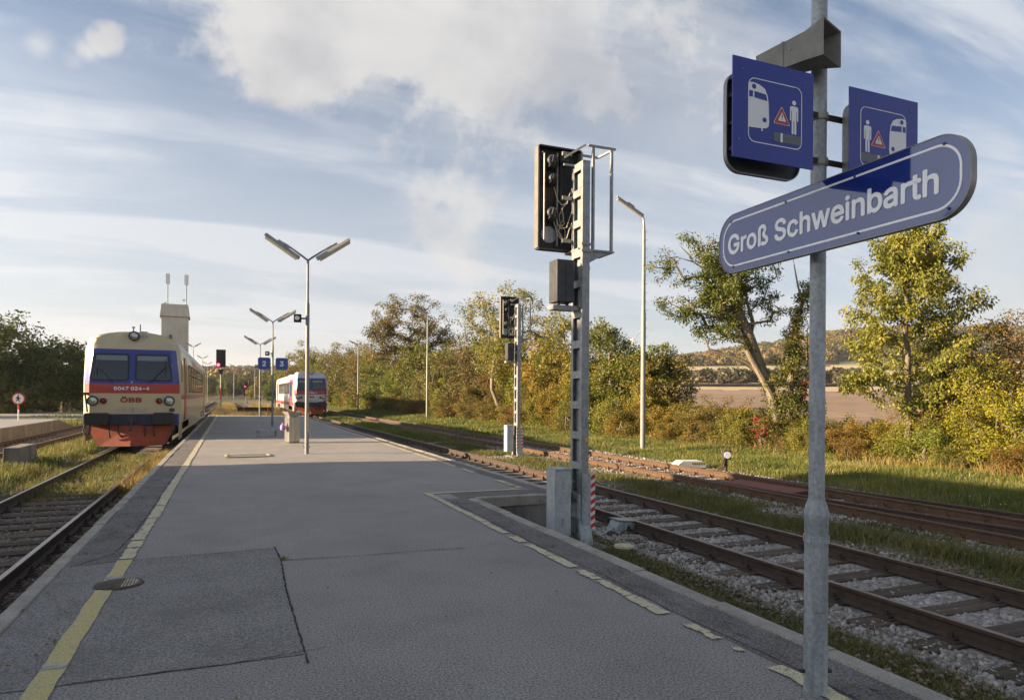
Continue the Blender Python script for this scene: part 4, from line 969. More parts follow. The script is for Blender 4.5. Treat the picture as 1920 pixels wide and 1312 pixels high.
0 and sheet('asphalt_stain', [(-.80+.30*math.cos(rad(a))*(1+.15*math.sin(a*.13)), 6.12+.26*math.sin(rad(a))) for a in range(0,360,15)], .0065, 'asphalt_old', plat)

# right-hand single lamps
def single_lamp(label, loc, H=8.75, rz=0):
    t = thing('street_lamp', label, 'lamp post', loc, rz, 'tall single-armed lamp posts along the outer track')
    q = MB(); q.lathe([(.098,0),(.088,H*.58),(.075,H*.585),(.062,H*.92),(.045,H*.96)], n=16); q.build('pole','pole_paint',t,smooth=True)
    q = MB(); q.tube([(0,0,H*.955),(-.02,0,H*.985),(-.12,0,H+.02),(-.35,0,H+.14)],[.045,.042,.036,.03],n=8); q.build('arm','galv',t,smooth=True)
    luminaire(t, (-.60,0,H+.26), rad(-28), 1.25)
    for i in range(16):
        q = MB(); q.cyl((.06,0,3.2+i*.33),(.16,0,3.22+i*.33),.009,n=5); q.build('climbing_step','galv',t)
    return t
l1 = single_lamp('tall single-armed lamp post nearest on the grass bank, head behind the lattice signal', (14.3, 21.8, -.45), rz=rad(-3))
dup(l1, (15.2, 55.5, -.45), label='second single-armed lamp post in front of the autumn thicket')
dup(l1, (14.6, 85.5, -.45), label='single-armed lamp post farthest along the right bank', scale=(1,1,.93))
dup(l1, (6.3, 206, .2), label='faint distant single-armed lamp post right of the small far signal'); dup(l1, (.8, 196, .2), label='faint distant single-armed lamp post left of the small far signal')
dl = double_lamp('nearest tall double-armed lamp post standing behind the cream railcar', (-5.2, 113, -.5), 9.1, rad(-5), False, .08)
dl['group'] = 'tall double-armed lamp posts behind the cream railcar'
for o in dl.children: pass
dup(dl, (-5.2, 149, -.5), label='second tall double-armed lamp post behind the cream railcar'); dup(dl, (-5.1, 178, -.5), label='farthest tall double-armed lamp post behind the cream railcar')

# colour light signals facing us
def light_signal(label, loc, S=1.0, lamp_low=True):
    t = thing('light_signal', label, 'signal', loc)
    q = MB(); q.cyl((0,0,0),(0,0,3.6*S),.055*S,n=12); q.build('mast','galv_light',t,smooth=True)
    q = MB(); q.cyl((0,0,1.6*S),(0,0,2.5*S),.058*S,n=12); q.build('red_band','red_paint',t)
    q = MB(); q.box(-.36*S,.36*S,0,.14*S,4.17*S,5.60*S); h = q.build('head','black_panel',t,bevel=.02)
    for cz, cx in ((5.3,.16),(5.05,.2),(4.75,.02),(4.5,.2)):
        q = MB(); q.prism([(cx*S-.16*S,cz*S+.02),(cx*S+.12*S,cz*S-.02),(cx*S+.12*S,cz*S-.06*S),(cx*S-.16*S,cz*S-.02*S)], -.20*S, -.001); q.build('hood','dark_metal',h)
    q = MB(); q.lathe([(.11*S,-.03),(.11*S,-.002)], c=(-.19*S,0,4.36*S), ax='y', n=20); q.build('red_lamp','red_lamp',h)
    q = MB(); q.prism([(-.20*S,4.0*S),(.20*S,4.0*S),(.09*S,3.5*S),(-.03*S,3.5*S)], -.02, .04); q.build('speed_board','black',t)
    q = MB(); q.cyl((.0,.05,3.5*S),(0,.05,4.2*S),.045*S,n=10); q.build('neck','galv_weathered',t)
    q = MB(); q.box(.06,.30,-.1,.2,.0,.75*S); q.build('cabinet','galv_weathered',t,bevel=.01)
    q = MB(); q.box(-.22,-.08,-.06,-.04,.0,.75*S); q.build('striped_plate','yellow_sign',t)
    return t
light_signal('black light signal showing red, right behind the cream railcar', (-.74, 60.0, -.50))
light_signal('tiny far signal showing red beyond the buffer stop', (2.9, 150, -.5), .82)
# buffer stop with red posts at the end of the platform
t = thing('buffer_stop', 'dark buffer stop beam with two red and white posts beyond the platform end', 'buffer stop', (1.85, 57.6, -.6))
q = MB(); q.box(-1.35,1.35,-.12,.12,.75,1.08); q.build('beam','old_wood',t,bevel=.02)
for s in (-.9,.9):
    q = MB(); q.box(s-.06,s+.06,-.22,-.10,0,1.05); q.build('post','red_paint',t)
for s in (-.45,.1): q = MB(); q.tube([(s,-.2,0),(s,-.15,.5),(s+.05,.3,.75)],.05,n=8); q.build('bent_rail','white',t)
q = MB(); q.box(-.6,-.42,-.3,-.14,.0,.62); q.build('white_post','white',t)
t = MB()
mk = thing('marker_post', 'thin red and white banded stake beside the grey railcar', 'marker post', (3.7, 56, -.6))
for i in range(6): q = MB(); q.cyl((0,0,i*.27),(0,0,(i+1)*.27),.035,n=10); q.build('band','red_paint' if i % 2 else 'white',mk)

# ------------------------------------------------------------------ railcars
def W_(z): return float(np.interp(z, [.3,.85,1.2,2.4,3.3,3.45,3.68,3.80,3.88,3.93,3.955], [1.36,1.38,1.42,1.42,1.40,1.37,1.26,1.0,.74,.45,.02]))
def FY(x, z):
    ax = abs(x); y = max(0, z - 2.25) * .17 + max(0, z - 3.4) * .35
    c0 = 1.20 - max(0, z - 2.25) * .07
    if ax > c0: y += (ax - c0) / (1.42 - c0) * .42
    return y
def front_patch(poly_pts, off): return [(x, FY(x, z) - off, z) for x, z in poly_pts]
def railcar(label, loc, bm_, side2, num, detail=True):
    t = thing('railcar', label, 'train', loc)
    LN = 25.0
    zs = [.88,1.05,1.24,1.56,1.9,2.22,2.45,2.8,3.1,3.36,3.5,3.68,3.80,3.88,3.93,3.955]; ss = [-1,-.96,-.93,-.90,-.875,-.855,-.84,-.825,-.80,-.7,-.5,-.25,0,.25,.5,.7,.80,.825,.84,.855,.875,.90,.93,.96,1]
    q = MB(); ns = len(ss); vs = [(s*W_(z), FY(s*W_(z), z), z) for z in zs for s in ss]
    q.add(vs, [(i*ns+j, i*ns+j+1, (i+1)*ns+j+1, (i+1)*ns+j) for i in range(len(zs)-1) for j in range(ns-1)], 0)
    for sd in (-1, 1):
        e = [(sd*W_(z), FY(W_(z), z), z) for z in zs]; e2 = [(sd*W_(z), LN, z) for z in zs]; n = len(zs)
        q.add(e + e2, [(i, i+1, n+i+1, n+i) for i in range(9)], 0); q.add(e + e2, [(i, i+1, n+i+1, n+i) for i in range(9, n-1)], 1)
    q.add([(W_(z), LN, z) for z in zs] + [(-W_(z), LN, z) for z in zs], [(i, i+1, len(zs)+i+1, len(zs)+i) for i in range(len(zs)-1)], 0)
    q.add([(-1.38,FY(1.38,.88),.88),(1.38,FY(1.38,.88),.88),(1.38,LN,.88),(-1.38,LN,.88)], [(0,1,2,3)], 0)
    body = q.build('body', [bm_, 'roof_white'], t); 
    for p in body.data.polygons: p.use_smooth = True
    try: body.data.set_sharp_from_angle(angle=rad(28))
    except Exception: pass
    def patch(nm, x0f, x1f, z0, z1, m, off, par, nx=14, nz=4):
        q = MB(); P_ = []
        for i in range(nz+1):
            z = z0 + (z1-z0)*i/nz; a, b = x0f(z), x1f(z)
            for j in range(nx+1): x = a+(b-a)*j/nx; P_.append((x, FY(x,z)-off, z))
        q.add(P_, [(i*(nx+1)+j, i*(nx+1)+j+1, (i+1)*(nx+1)+j+1, (i+1)*(nx+1)+j) for i in range(nz) for j in range(nx)]); o = q.build(nm, m, par)
        return o
    patch('red_band', lambda z: -1.385, lambda z: 1.385, 1.91, 2.22, 'body_red', .010, body, 60, 4)
    patch('window_surround', lambda z: -1.385+(z-2.22)*.10, lambda z: 1.385-(z-2.22)*.10, 2.225, 3.35, 'body_blue', .010, body, 60, 12)
    patch('lower_band', lambda z: -1.378, lambda z: 1.378, .885, 1.235, 'beam_blue', .010, body, 60, 3)
    # two windscreens: rubber frame, glass, wiper
    for sd in (-1, 1):
        def outline(g):
            # trapezoid with round corners
            pts = []
            zb, zt = 2.32 + g, 3.20 - g; xi = .09 + g; xob, xot = 1.19 - g, 1.09 - g; r = .09
            cs = [((xob-r), zb+r, -90), ((xot-r), zt-r, 0), (xi+r, zt-r, 90), (xi+r, zb+r, 180)]
            for cx, cz, a0 in cs:
                for k in range(6): a = rad(a0+18*k); pts.append((cx+r*math.cos(a), cz+r*math.sin(a)))
            return [(sd*a, b) for a, b in pts]
        o_, i_ = outline(0), outline(.035); n = len(o_); q = MB()
        vs = [(x, FY(x,z)-.035, z) for x, z in o_] + [(x, FY(x,z)-.035, z) for x, z in i_] + [(x, FY(x,z)-.004, z) for x, z in o_] + [(x, FY(x,z)-.004, z) for x, z in i_]
        q.add(vs, [f for k in range(n) for f in ((k,(k+1)%n,n+(k+1)%n,n+k),(k,(k+1)%n,2*n+(k+1)%n,2*n+k),(n+k,n+(k+1)%n,3*n+(k+1)%n,3*n+k))])
        fr_ = q.build('window_frame','rubber',body)
        q = MB(); q.add([(x, FY(x,z)-.018, z) for x, z in i_], [tuple(range(n))]); gl = q.build('windscreen','dark_glass',fr_)
        q = MB(); q.add(front_patch([(sd*.14,2.98),(sd*1.03,2.98),(sd*1.02,3.14),(sd*.14,3.14)], .0205), [(0,1,2,3)]); q.build('sun_blind','blind_grey',fr_)
        x_ = sd*.98; q = MB(); q.tube([(x_,FY(x_,2.75)-.05,2.78),(x_-sd*.25,FY(.8,2.5)-.06,2.50),(x_-sd*.46,FY(.5,2.25)-.05,2.24)],.014,n=6); q.build('wiper','black',fr_)
        q = MB(); q.tube([(x_,FY(x_,3.0)-.05,3.05),(x_,FY(x_,2.6)-.05,2.5)],.010,n=6); q.build('wiper_blade','black',fr_)
    # lettering and numbers
    if num:
        lettering('vehicle_number', num, .20, 'sign_white', body, lambda a, b: (a, FY(a, 2.065+b) - .016, 2.065+b), offset=.0065, sx=1.22)
        lettering('operator_lettering', 'ÖBB', .27, 'logo_red', body, lambda a, b: (a-.02, FY(a, 1.69+b) - .009, 1.69+b), offset=.012, sx=1.6)
    # head lamps
    for sd in (-1, 1):
        for cx, r, m, nm in ((1.10,.165,'clear_lens','headlight'),(.80,.095,'red_lens','tail_light')):
            x = sd*cx; y0 = FY(x, 1.66)
            q = MB(); q.lathe([(r,y0+.05),(r,y0-.05),(r*.82,y0-.055),(r*.80,y0-.03)], c=(x,0,1.66), ax='y', n=24); h = q.build(nm,'rubber',body,smooth=True)
            q = MB(); q.lathe([(r*.79,y0-.03),(r*.6,y0-.045),(r*.2,y0-.052)], c=(x,0,1.66), ax='y', n=24); q.build('lens',m,h,smooth=True)
    y0 = FY(0,3.78)
    q = MB(); q.lathe([(.16,y0+.2),(.16,y0-.12),(.13,y0-.125),(.128,y0-.10)], c=(.02,0,3.80), ax='y', n=24); h = q.build('top_headlight','rubber',body,smooth=True)
    q = MB(); q.lathe([(.126,y0-.10),(.08,y0-.115),(.02,y0-.12)], c=(.02,0,3.80), ax='y', n=24); q.build('lens','clear_lens',h,smooth=True)
    for cx in (-.27,.33):
        q = MB(); q.lathe([(.10,FY(cx,3.78)+.1),(.10,FY(cx,3.78)-.02)], c=(cx,0,3.78), ax='y', n=20); q.build('roof_disc',bm_ if cx<0 else 'galv_weathered',body)
    q = MB(); q.tube([(-.05,.75,3.95),(-.05,.75,4.12)],.018,n=6); q.lathe([(.05,4.10),(.05,4.14)], c=(-.05,.75,0), n=8); q.build('horn','dark_metal',body)
    q = MB(); q.tube([(.16,.7,3.95),(.16,.7,4.22)],.018,n=6); q.box(.15,.38,.68,.72,3.955,3.985); q.build('antenna','dark_metal',body)
    # vents and small plate
    for a, b in ((-.44,-.06),(.06,.44)):
        q = MB(); q.box(a,b,-.012,.0,1.30,1.44); v = q.build('vent_panel',bm_,body)
        for k in range(4): q = MB(); q.box(a+.02,b-.02,-.018,-.0125,1.32+k*.03,1.332+k*.03); q.build('vent_slat','galv_weathered',v)
    q = MB(); q.box(-.03,.05,-.02,0,1.28,1.46); q.build('lamp_bracket','galv_weathered',body)
    q = MB(); q.box(1.10,1.26,-.03,.03,1.31,1.42); q.build('socket','dark_metal',body)
    q = MB(); q.tube([(-1.33,.05,1.9),(-1.30,-.03,1.85),(-1.24,-.02,1.3)],.03,n=6); q.box(-1.36,-1.2,-.02,.1,1.84,1.93); q.build('hand_rail','dark_metal',body)
    q = MB(); q.lathe([(.04,-.02),(.04,-.001)], c=(.0,0,2.27), ax='y', n=10); q.build('washer_nozzle','galv_weathered',body)
    # buffer beam with flat rubber pads, coupling, hoses
    q = MB(); q.box(-1.36,1.36,.06,.5,.90,1.235); q.build('buffer_beam','body_blue',t,bevel=.02)
    for a, b in ((-1.34,-.62),(.60,1.26)):
        q = MB(); q.prism(rrect(a,b,.89,1.28,.10,5), -.20, .06); q.build('buffer_pad','rubber',t,bevel=.035)
    q = MB(); q.box(-.12,.12,-.10,.1,.95,1.18); q.box(-.07,.07,-.24,-.1,.98,1.08); q.tube([(0,-.2,1.0),(.03,-.26,.9),(.0,-.25,.72),(-.05,-.22,.70)],.03,n=8); q.build('coupling','dark_metal',t)
    for x, zz, cur in ((-.62,.50,.02),(-.36,.48,.10),(.42,.55,-.02),(.66,.52,.02),(1.2,.62,.0)):
        q = MB(); q.tube([(x,-.06,.92),(x-.02,-.10,.80),(x,-.11,.62),(x+cur,-.10,zz),(x+cur*1.6,-.09,zz-.03)],.026,n=8); q.build('brake_hose','rubber',t,smooth=True)
    q = MB(); q.tube([(-1.30,-.05,.90),(-1.34,-.1,.72),(-1.28,-.12,.58),(-1.18,-.12,.60),(-1.14,-.1,.75),(-1.16,-.06,.90)],.026,n=8); q.build('looped_hose','rubber',t,smooth=True)
    # snow plough
    q = MB()
    pl_ = [(-1.22,.86),(-1.22,.70),(-.98,.24),(-.92,.20),(.92,.20),(.98,.24),(1.22,.70),(1.22,.86)]
    ft = [(x, -.02 - .0*abs(x) + abs(x)*.22 - (0.86-z)*.25, z) for x, z in pl_]; bk = [(x, .30+abs(x)*.1, z) for x, z in pl_]
    mid_t, mid_b = (0, -.08, .86), (0, -.30, .20)
    q.add(ft + [mid_t, mid_b] + bk, [(0,1,2,3,9,8), (8,9,4,5,6,7), (0,8,7,17,10), (1,0,10,11), (2,1,11,12), (3,2,12,13), (7,6,16,17), (6,5,15,16), (5,4,14,15), (3,13,14,4,9)])
    q.build('snow_plough','plow_red',t)
    # undercarriage
    q = MB(); q.box(-1.15,1.15,1.2,LN-1,.45,.88); q.build('underframe','under',t)
    for yb in (3.6, LN-4.2):
        bg_ = MB(); bg_.box(-1.15,-.95,yb-1.6,yb+1.6,.42,.72); bg_.box(.95,1.15,yb-1.6,yb+1.6,.42,.72); bg_.box(-1,1,yb-.3,yb+.3,.45,.75); bo_ = bg_.build('bogie','under',t,bevel=.02)
        for dy in (-1.1,1.1):
            for sx in (-1,1):
                q = MB(); q.lathe([(.42,sx*.70),(.43,sx*.73),(.40,sx*.84),(.2,sx*.85),(.12,sx*.95)], c=(0,yb+dy,.42), ax='x', n=22); q.build('wheel','under',bo_,smooth=True)
    for sd in (-1, 1):
        for a, b, lo_ in ((.35,1.7,.35),(6.2,17.6,.5),(LN-1.8,LN-.2,.35)):
            q = MB(); q.box(sd*1.37-.015,sd*1.37+.015,a,b,lo_,.885); q.build('skirt',side2 if side2 else bm_,t)
        # side windows, doors
        X = sd*1.421
        for i in range(8):
            y = 5.0 + i*1.95; q = MB(); q.prism(rrect(y,y+1.45,1.95,3.06,.10,4), X-.006, X+.010, axis='x'); w = q.build('side_window_frame','rubber',body)
            q = MB(); q.prism(rrect(y+.05,y+1.40,2.00,2.62,.06,4), X+sd*.0101-.002, X+sd*.0101+.002, axis='x'); q.build('pane','dark_glass',w)
            q = MB(); q.prism(rrect(y+.05,y+1.40,2.67,3.01,.05,4), X+sd*.0101-.002, X+sd*.0101+.002, axis='x'); q.build('pane','dark_glass',w)
        q = MB(); q.prism(rrect(.75,1.30,2.3,3.05,.08,4), sd*1.405-.006, sd*1.405+.022, axis='x'); q.build('cab_window','dark_glass',body)
        for y in (2.35, LN-3.4):
            q = MB(); q.prism(rrect(y,y+1.25,.95,3.22,.06,4), X-.005, X+.012, axis='x'); d = q.build('door','body_red',body)
            for k in (0,1): q = MB(); q.prism(rrect(y+.12+k*.58,y+.55+k*.58,1.75,3.0,.06,4), X+sd*.013-.003, X+sd*.013+.003, axis='x'); q.build('pane','dark_glass',d)
        if side2:
            q = MB(); q.box(X-.003,X+.003,.5,LN,.93,1.22); q.build('side_stripe','body_red',body)
            for a, b, m in ((1.5,2.25,'body_red'),(3.7,4.75,'body_blue')):
                q = MB(); q.box(X-.003,X+.003,a,b,1.25,3.25); q.build('side_panel',m,body)
        else:
            q = MB(); q.box(X-.003,X+.003,.55,LN,1.70,1.86); q.build('side_stripe','body_red',body)
    q = MB(); q.box(-.6,.6,6,9,3.90,4.08); q.build('roof_unit','galv_weathered',body,bevel=.05)
    q = MB(); q.box(-.5,.5,15,18,3.90,4.06); q.build('roof_unit','galv_weathered',body,bevel=.05)
    return t
mat('blind_grey', (.16,.20,.22), .35)  # plain blue-grey of the sun blinds across the windscreen tops
railcar('cream railcar with blue windscreen surround, red band and number 5047 024-4', (-2.98, 25.3, -.40), 'cream_body', None, '5047 024-4')
railcar('grey and white railcar with red doors on the brown track, farther away', (6.50, 62, -.40), 'grey_body', 'grey_body', '5047 096-9')

# ------------------------------------------------------------------ silo tower with antennas, wind turbine, station building
t = thing('silo_tower', 'tall beige clad silo tower with two antenna masts behind the cream railcar', 'tower', (-15.2, 224, 0), rad(2))
q = MB(); q.box(-3.5,3.5,-3.5,3.5,0,23.9); sh = q.build('shaft','silo_cladding',t)
for i in range(15): q = MB(); x = -3.4+i*.486; q.box(x-.03,x+.03,-3.55,-3.501,.5,23.6); q.build('cladding_rib','silo_cladding',sh)
q = MB(); q.prism([(-3.9,23.9),(3.9,23.9),(3.5,27.5),(-3.5,27.5)], -3.55, 3.55); q.build('roof_hood','silo_cladding',t)
q = MB(); q.box(-3.95,3.95,-3.7,3.7,23.75,23.95); q.build('cornice','roof_tile',t)
q = MB(); q.box(-1.5,-.7,-3.9,-3.5,17.0,18.6); q.build('hoist_box','dark_metal',t)
for x in (-2.0, 2.9):
    q = MB(); q.tube([(x,-1,27.4),(x,-1,33.6)],.16,n=6); m = q.build('antenna_mast','galv_weathered',t)
    for a in (-.35,.05,.4): q = MB(); q.box(x+a-.16,x+a+.16,-1.2,-.8,33.6,36.6); q.build('antenna_panel','white',m)
    q = MB(); q.lathe([(.35,-1.6),(.35,-1.4),(.1,-1.3)], c=(x-.6,0,29 if x>0 else 27.9), ax='y', n=14); q.build('dish','white',m)
t = thing('wind_turbine', 'tiny white wind turbine on the horizon left of the nearest single lamp post', 'wind turbine', (671, 1057, 12))
q = MB(); q.lathe([(2.4,-20),(1.4,92)], n=14); q.build('tower','white',t,smooth=True)
q = MB(); q.box(-2,2,-4,4,91,95); n_ = q.build('nacelle','white',t,bevel=.5)
for a in (40, 160, 280):
    q = MB(); c_, s_ = math.sin(rad(a)), math.cos(rad(a)); q.prism([(-.6*s_,93+.6*c_),(c_*6-1.3*s_,93+s_*6+1.3*c_),(c_*42,93+s_*42),(.6*s_,93-.6*c_)], -4.8, -4.3); q.build('rotor_blade','white',t)
# station building outside the frame on the left: it throws the long shadow over the platform
t = thing('station_building', 'long low station building with a tiled pitched roof left of the tracks, outside the photo', 'building', (-15.2, 3.3, -.05))
q = MB(); q.box(-5,0,-16,15.0,0,4.4); q.build('wall','brick_wall',t)
q = MB(); q.prism([(-5.5,4.4),(.5,4.4),(-2.5,8.35)], 8.4, 15.35); q.build('roof','roof_tile',t)
q = MB(); q.box(-6,-.2,-15.9,8.0,4.41,6.5); q.build('upper_wall','brick_wall',t)
q = MB(); q.prism([(-6.5,6.5),(.3,6.5),(-3,9.5)], -16.4, 8.39); q.build('roof','roof_tile',t)
for i in range(9): q = MB(); q.box(0,.03,-14+i*3.2,-12.8+i*3.2,1,2.8); w = q.build('window','dark_glass',t)

# ------------------------------------------------------------------ vegetation
def skeleton(base, trunk_pts, targets, r, step=.45, wig=.16):
    """nodes grown from a trunk polyline towards target points; returns nodes, parents"""
    P = []; par = []
    tp = [np.array(p, float) for p in trunk_pts]
    for i, p in enumerate(tp):
        if i == 0: P.append(p); par.append(-1); continue
        n = max(1, int(np.linalg.norm(p - tp[i-1]) / step))
        for k in range(1, n+1):
            P.append(tp[i-1] + (p - tp[i-1]) * k / n + r.normal(0, .02, 3)); par.append(len(P) - 2)
    start = max(2, int(len(P) * .35)); tips = []
    order = np.argsort([np.min(np.linalg.norm(np.array(P)[start:] - t, axis=1)) for t in targets])
    for ti in order:
        t = targets[ti]; A = np.array(P); d = np.linalg.norm(A - t, axis=1) + np.maximum(0, A[:, 2] - t[2]) * .8
        d[:start] += 3; j = int(np.argmin(d)); a = A[j]; L_ = np.linalg.norm(t - a); n = max(1, int(L_ / step)); prev = j
        for k in range(1, n+1):
            q = a + (t - a) * k / n; q[2] += .10 * L_ * math.sin(math.pi * k / n) * (1 if k < n else 0); q = q + r.normal(0, wig * .35, 3) * (k < n)
            P.append(q); par.append(prev); prev = len(P) - 1
        tips.append(prev)
    return np.array(P), np.array(par), tips
def limbs(name, P, par, tips, rt, m, parent, rmin=.009, sides=5):
    n = len(P); cnt = np.zeros(n); kids = [[] for _ in range(n)]
    for i in tips: cnt[i] += 1
    for i in range(n-1, 0, -1): cnt[par[i]] += cnt[i]; kids[par[i]].append(i)
    R_ = np.maximum(rmin, rt * (np.maximum(cnt, .5) / max(cnt[0], 1)) ** .5)
    idx = np.arange(1, n); a = P[par[idx]]; b = P[idx]; d = b - a; d /= np.linalg.norm(d, axis=1)[:, None] + 1e-9
    ref = np.where(np.abs(d[:, 2:3]) < .9, np.array([[0, 0, 1.0]]), np.array([[1.0, 0, 0]])); u = np.cross(d, ref); u /= np.linalg.norm(u, axis=1)[:, None] + 1e-9; w = np.cross(d, u)
    an = 2*np.pi*np.arange(sides)/sides; c = np.cos(an)[None, :, None]; s = np.sin(an)[None, :, None]
    ra = np.minimum(R_[par[idx]], R_[idx] * 1.5)[:, None, None]; rb = R_[idx][:, None, None]
    A = a[:, None] + (u[:, None] * c + w[:, None] * s) * ra; B = b[:, None] + (u[:, None] * c + w[:, None] * s) * rb
    V = np.concatenate([A, B], 1).reshape(-1, 3); k = np.arange(sides)
    F = np.stack([k, (k+1) % sides, sides + (k+1) % sides, sides + k], -1)[None] + (np.arange(len(idx)) * 2 * sides)[:, None, None]
    return npmesh(name, V, F.reshape(-1, 4), m, parent, smooth=True)
def leaves(name, C, spread, n, size, m, parent=None, droop=.5, shell=None, r=rng, flat=.75, asp=.5):
    """n leaves scattered round cluster centres C (k,3)"""
    k = len(C); i = r.integers(0, k, n); dirv = r.normal(size=(n, 3)); dirv /= np.linalg.norm(dirv, axis=1)[:, None]
    rad_ = spread * r.random(n) ** .45; p = C[i] + dirv * rad_[:, None] * np.array([1, 1, flat])
    t = r.normal(size=(n, 3)) * .7 + dirv * .5; t[:, 2] -= droop; t /= np.linalg.norm(t, axis=1)[:, None]
    q = r.normal(size=(n, 3)); s = np.cross(t, q); s /= np.linalg.norm(s, axis=1)[:, None] + 1e-9
    L_ = (size * r.uniform(.55, 1.35, n))[:, None]; nn = np.cross(t, s)
    V = np.stack([p, p + t*L_*.5 + s*L_*asp*.5 + nn*L_*.10, p + t*L_, p + t*L_*.5 - s*L_*asp*.5 + nn*L_*.10], 1).reshape(-1, 3)
    F = (np.arange(n)*4)[:, None] + np.arange(4)[None]
    return npmesh(name, V, F, m, parent)
def ell(n, c, rx, ry, rz, r, shell=.35):
    d = r.normal(size=(n, 3)); d /= np.linalg.norm(d, axis=1)[:, None]; q = (shell + (1 - shell) * r.random(n)) ** .8
    return np.array(c) + d * q[:, None] * np.array([rx, ry, rz])
# leaf colours
leafmat('leaf_cherry', [(0,(.03,.048,.008)),(.45,(.07,.092,.014)),(.8,(.13,.14,.025)),(1,(.24,.17,.04))], nscale=.7)
leafmat('leaf_olive', [(0,(.035,.052,.010)),(.4,(.085,.105,.018)),(.75,(.16,.16,.03)),(1,(.26,.17,.04))], nscale=.6)
leafmat('leaf_cherryy', [(0,(.05,.062,.010)),(.4,(.12,.135,.02)),(.75,(.21,.20,.035)),(1,(.32,.22,.05))], nscale=.9)
leafmat('leaf_yellow', [(0,(.08,.09,.012)),(.4,(.18,.18,.018)),(.8,(.32,.28,.03)),(1,(.38,.22,.04))], nscale=.9)
leafmat('leaf_yellowgreen', [(0,(.045,.06,.01)),(.35,(.12,.13,.02)),(.7,(.24,.21,.03)),(1,(.30,.18,.035))], nscale=.5)
leafmat('leaf_brown', [(0,(.04,.042,.012)),(.4,(.095,.085,.022)),(.75,(.17,.125,.035)),(1,(.24,.13,.04))], nscale=.6)
leafmat('leaf_red', [(0,(.05,.035,.012)),(.35,(.13,.07,.022)),(.7,(.22,.085,.03)),(1,(.30,.04,.03))], nscale=.9)
leafmat('leaf_rust', [(0,(.05,.055,.012)),(.4,(.12,.11,.022)),(.75,(.20,.14,.035)),(1,(.30,.11,.03))], nscale=1.1)
leafmat('leaf_mixred', [(0,(.035,.045,.012)),(.35,(.09,.085,.02)),(.62,(.17,.10,.03)),(.85,(.26,.08,.03)),(1,(.30,.04,.03))], nscale=.9)
leafmat('leaf_crimson', [(0,(.12,.008,.012)),(.6,(.28,.012,.02)),(1,(.35,.05,.03))], nscale=1)
leafmat('leaf_ivy', [(0,(.03,.05,.010)),(.5,(.08,.10,.018)),(.8,(.18,.14,.03)),(1,(.22,.08,.03))], nscale=.8)
leafmat('leaf_dark', [(0,(.022,.038,.010)),(.5,(.055,.082,.018)),(.85,(.12,.12,.025)),(1,(.18,.14,.035))], nscale=.35)
leafmat('leaf_hedge', [(0,(.02,.024,.012)),(.5,(.045,.042,.02)),(1,(.085,.06,.03))], nscale=.05, trans=.1)
leafmat('leaf_far', [(0,(.030,.034,.010)),(.35,(.062,.058,.015)),(.7,(.125,.088,.022)),(1,(.19,.085,.024))], nscale=.014, nmix=.75, trans=.1)

def tree(name, label, cat, loc, trunk, blobs, nt, nl, lsize, lm, spread=.5, rt=.14, bark='bark', group=None, seed=1, bare=0, droop=.5, rz=0, flat=.8, step=.45, sprays=()):
    r = np.random.default_rng(seed); t = thing(name, label, cat, loc, rz, group)
    tot = sum(b[6] for b in blobs); T = np.concatenate([ell(max(2, int(nt*b[6]/tot)), b[:3], b[3], b[4], b[5], r) for b in blobs])
    tz = np.array([p[2] for p in trunk]); txy = np.array(trunk, float)[:, :2]
    for (z0, z1, n, l0, l1, el, a0, a1) in sprays:      # branches fanning out of the trunk, each carrying several leaf sprays
        for k in range(n):
            f = (k + r.random()) / n; z = z0 + (z1 - z0) * f; b = np.array([np.interp(z, tz, txy[:, 0]), np.interp(z, tz, txy[:, 1]), z]); L_ = (l0 + (l1 - l0) * f) * r.uniform(.75, 1.15)
            a = rad(r.uniform(a0, a1)); e_ = rad(el + r.normal(0, 12)); d = np.array([math.cos(a)*math.cos(e_), math.sin(a)*math.cos(e_), math.sin(e_)])
            T = np.concatenate([T, np.array([b + d * L_ * q + np.array([0, 0, .12*L_*q*q]) + r.normal(0, .09, 3) for q in (.4, .58, .74, .88, 1.0)])])
    P, par, tips = skeleton(None, trunk, T, r, step=step)
    limbs('trunk', P, par, tips, rt, bark, t)
    C = P[tips]; prev = P[par[np.array(tips)]]; C2 = (C + prev) / 2
    if bare: keep = r.random(len(C)) > bare; C = C[keep]; C2 = C2[keep]
    leaves('crown', np.concatenate([C, C, C2]), spread, nl, lsize, lm, t, droop, r=r, flat=flat)
    return t
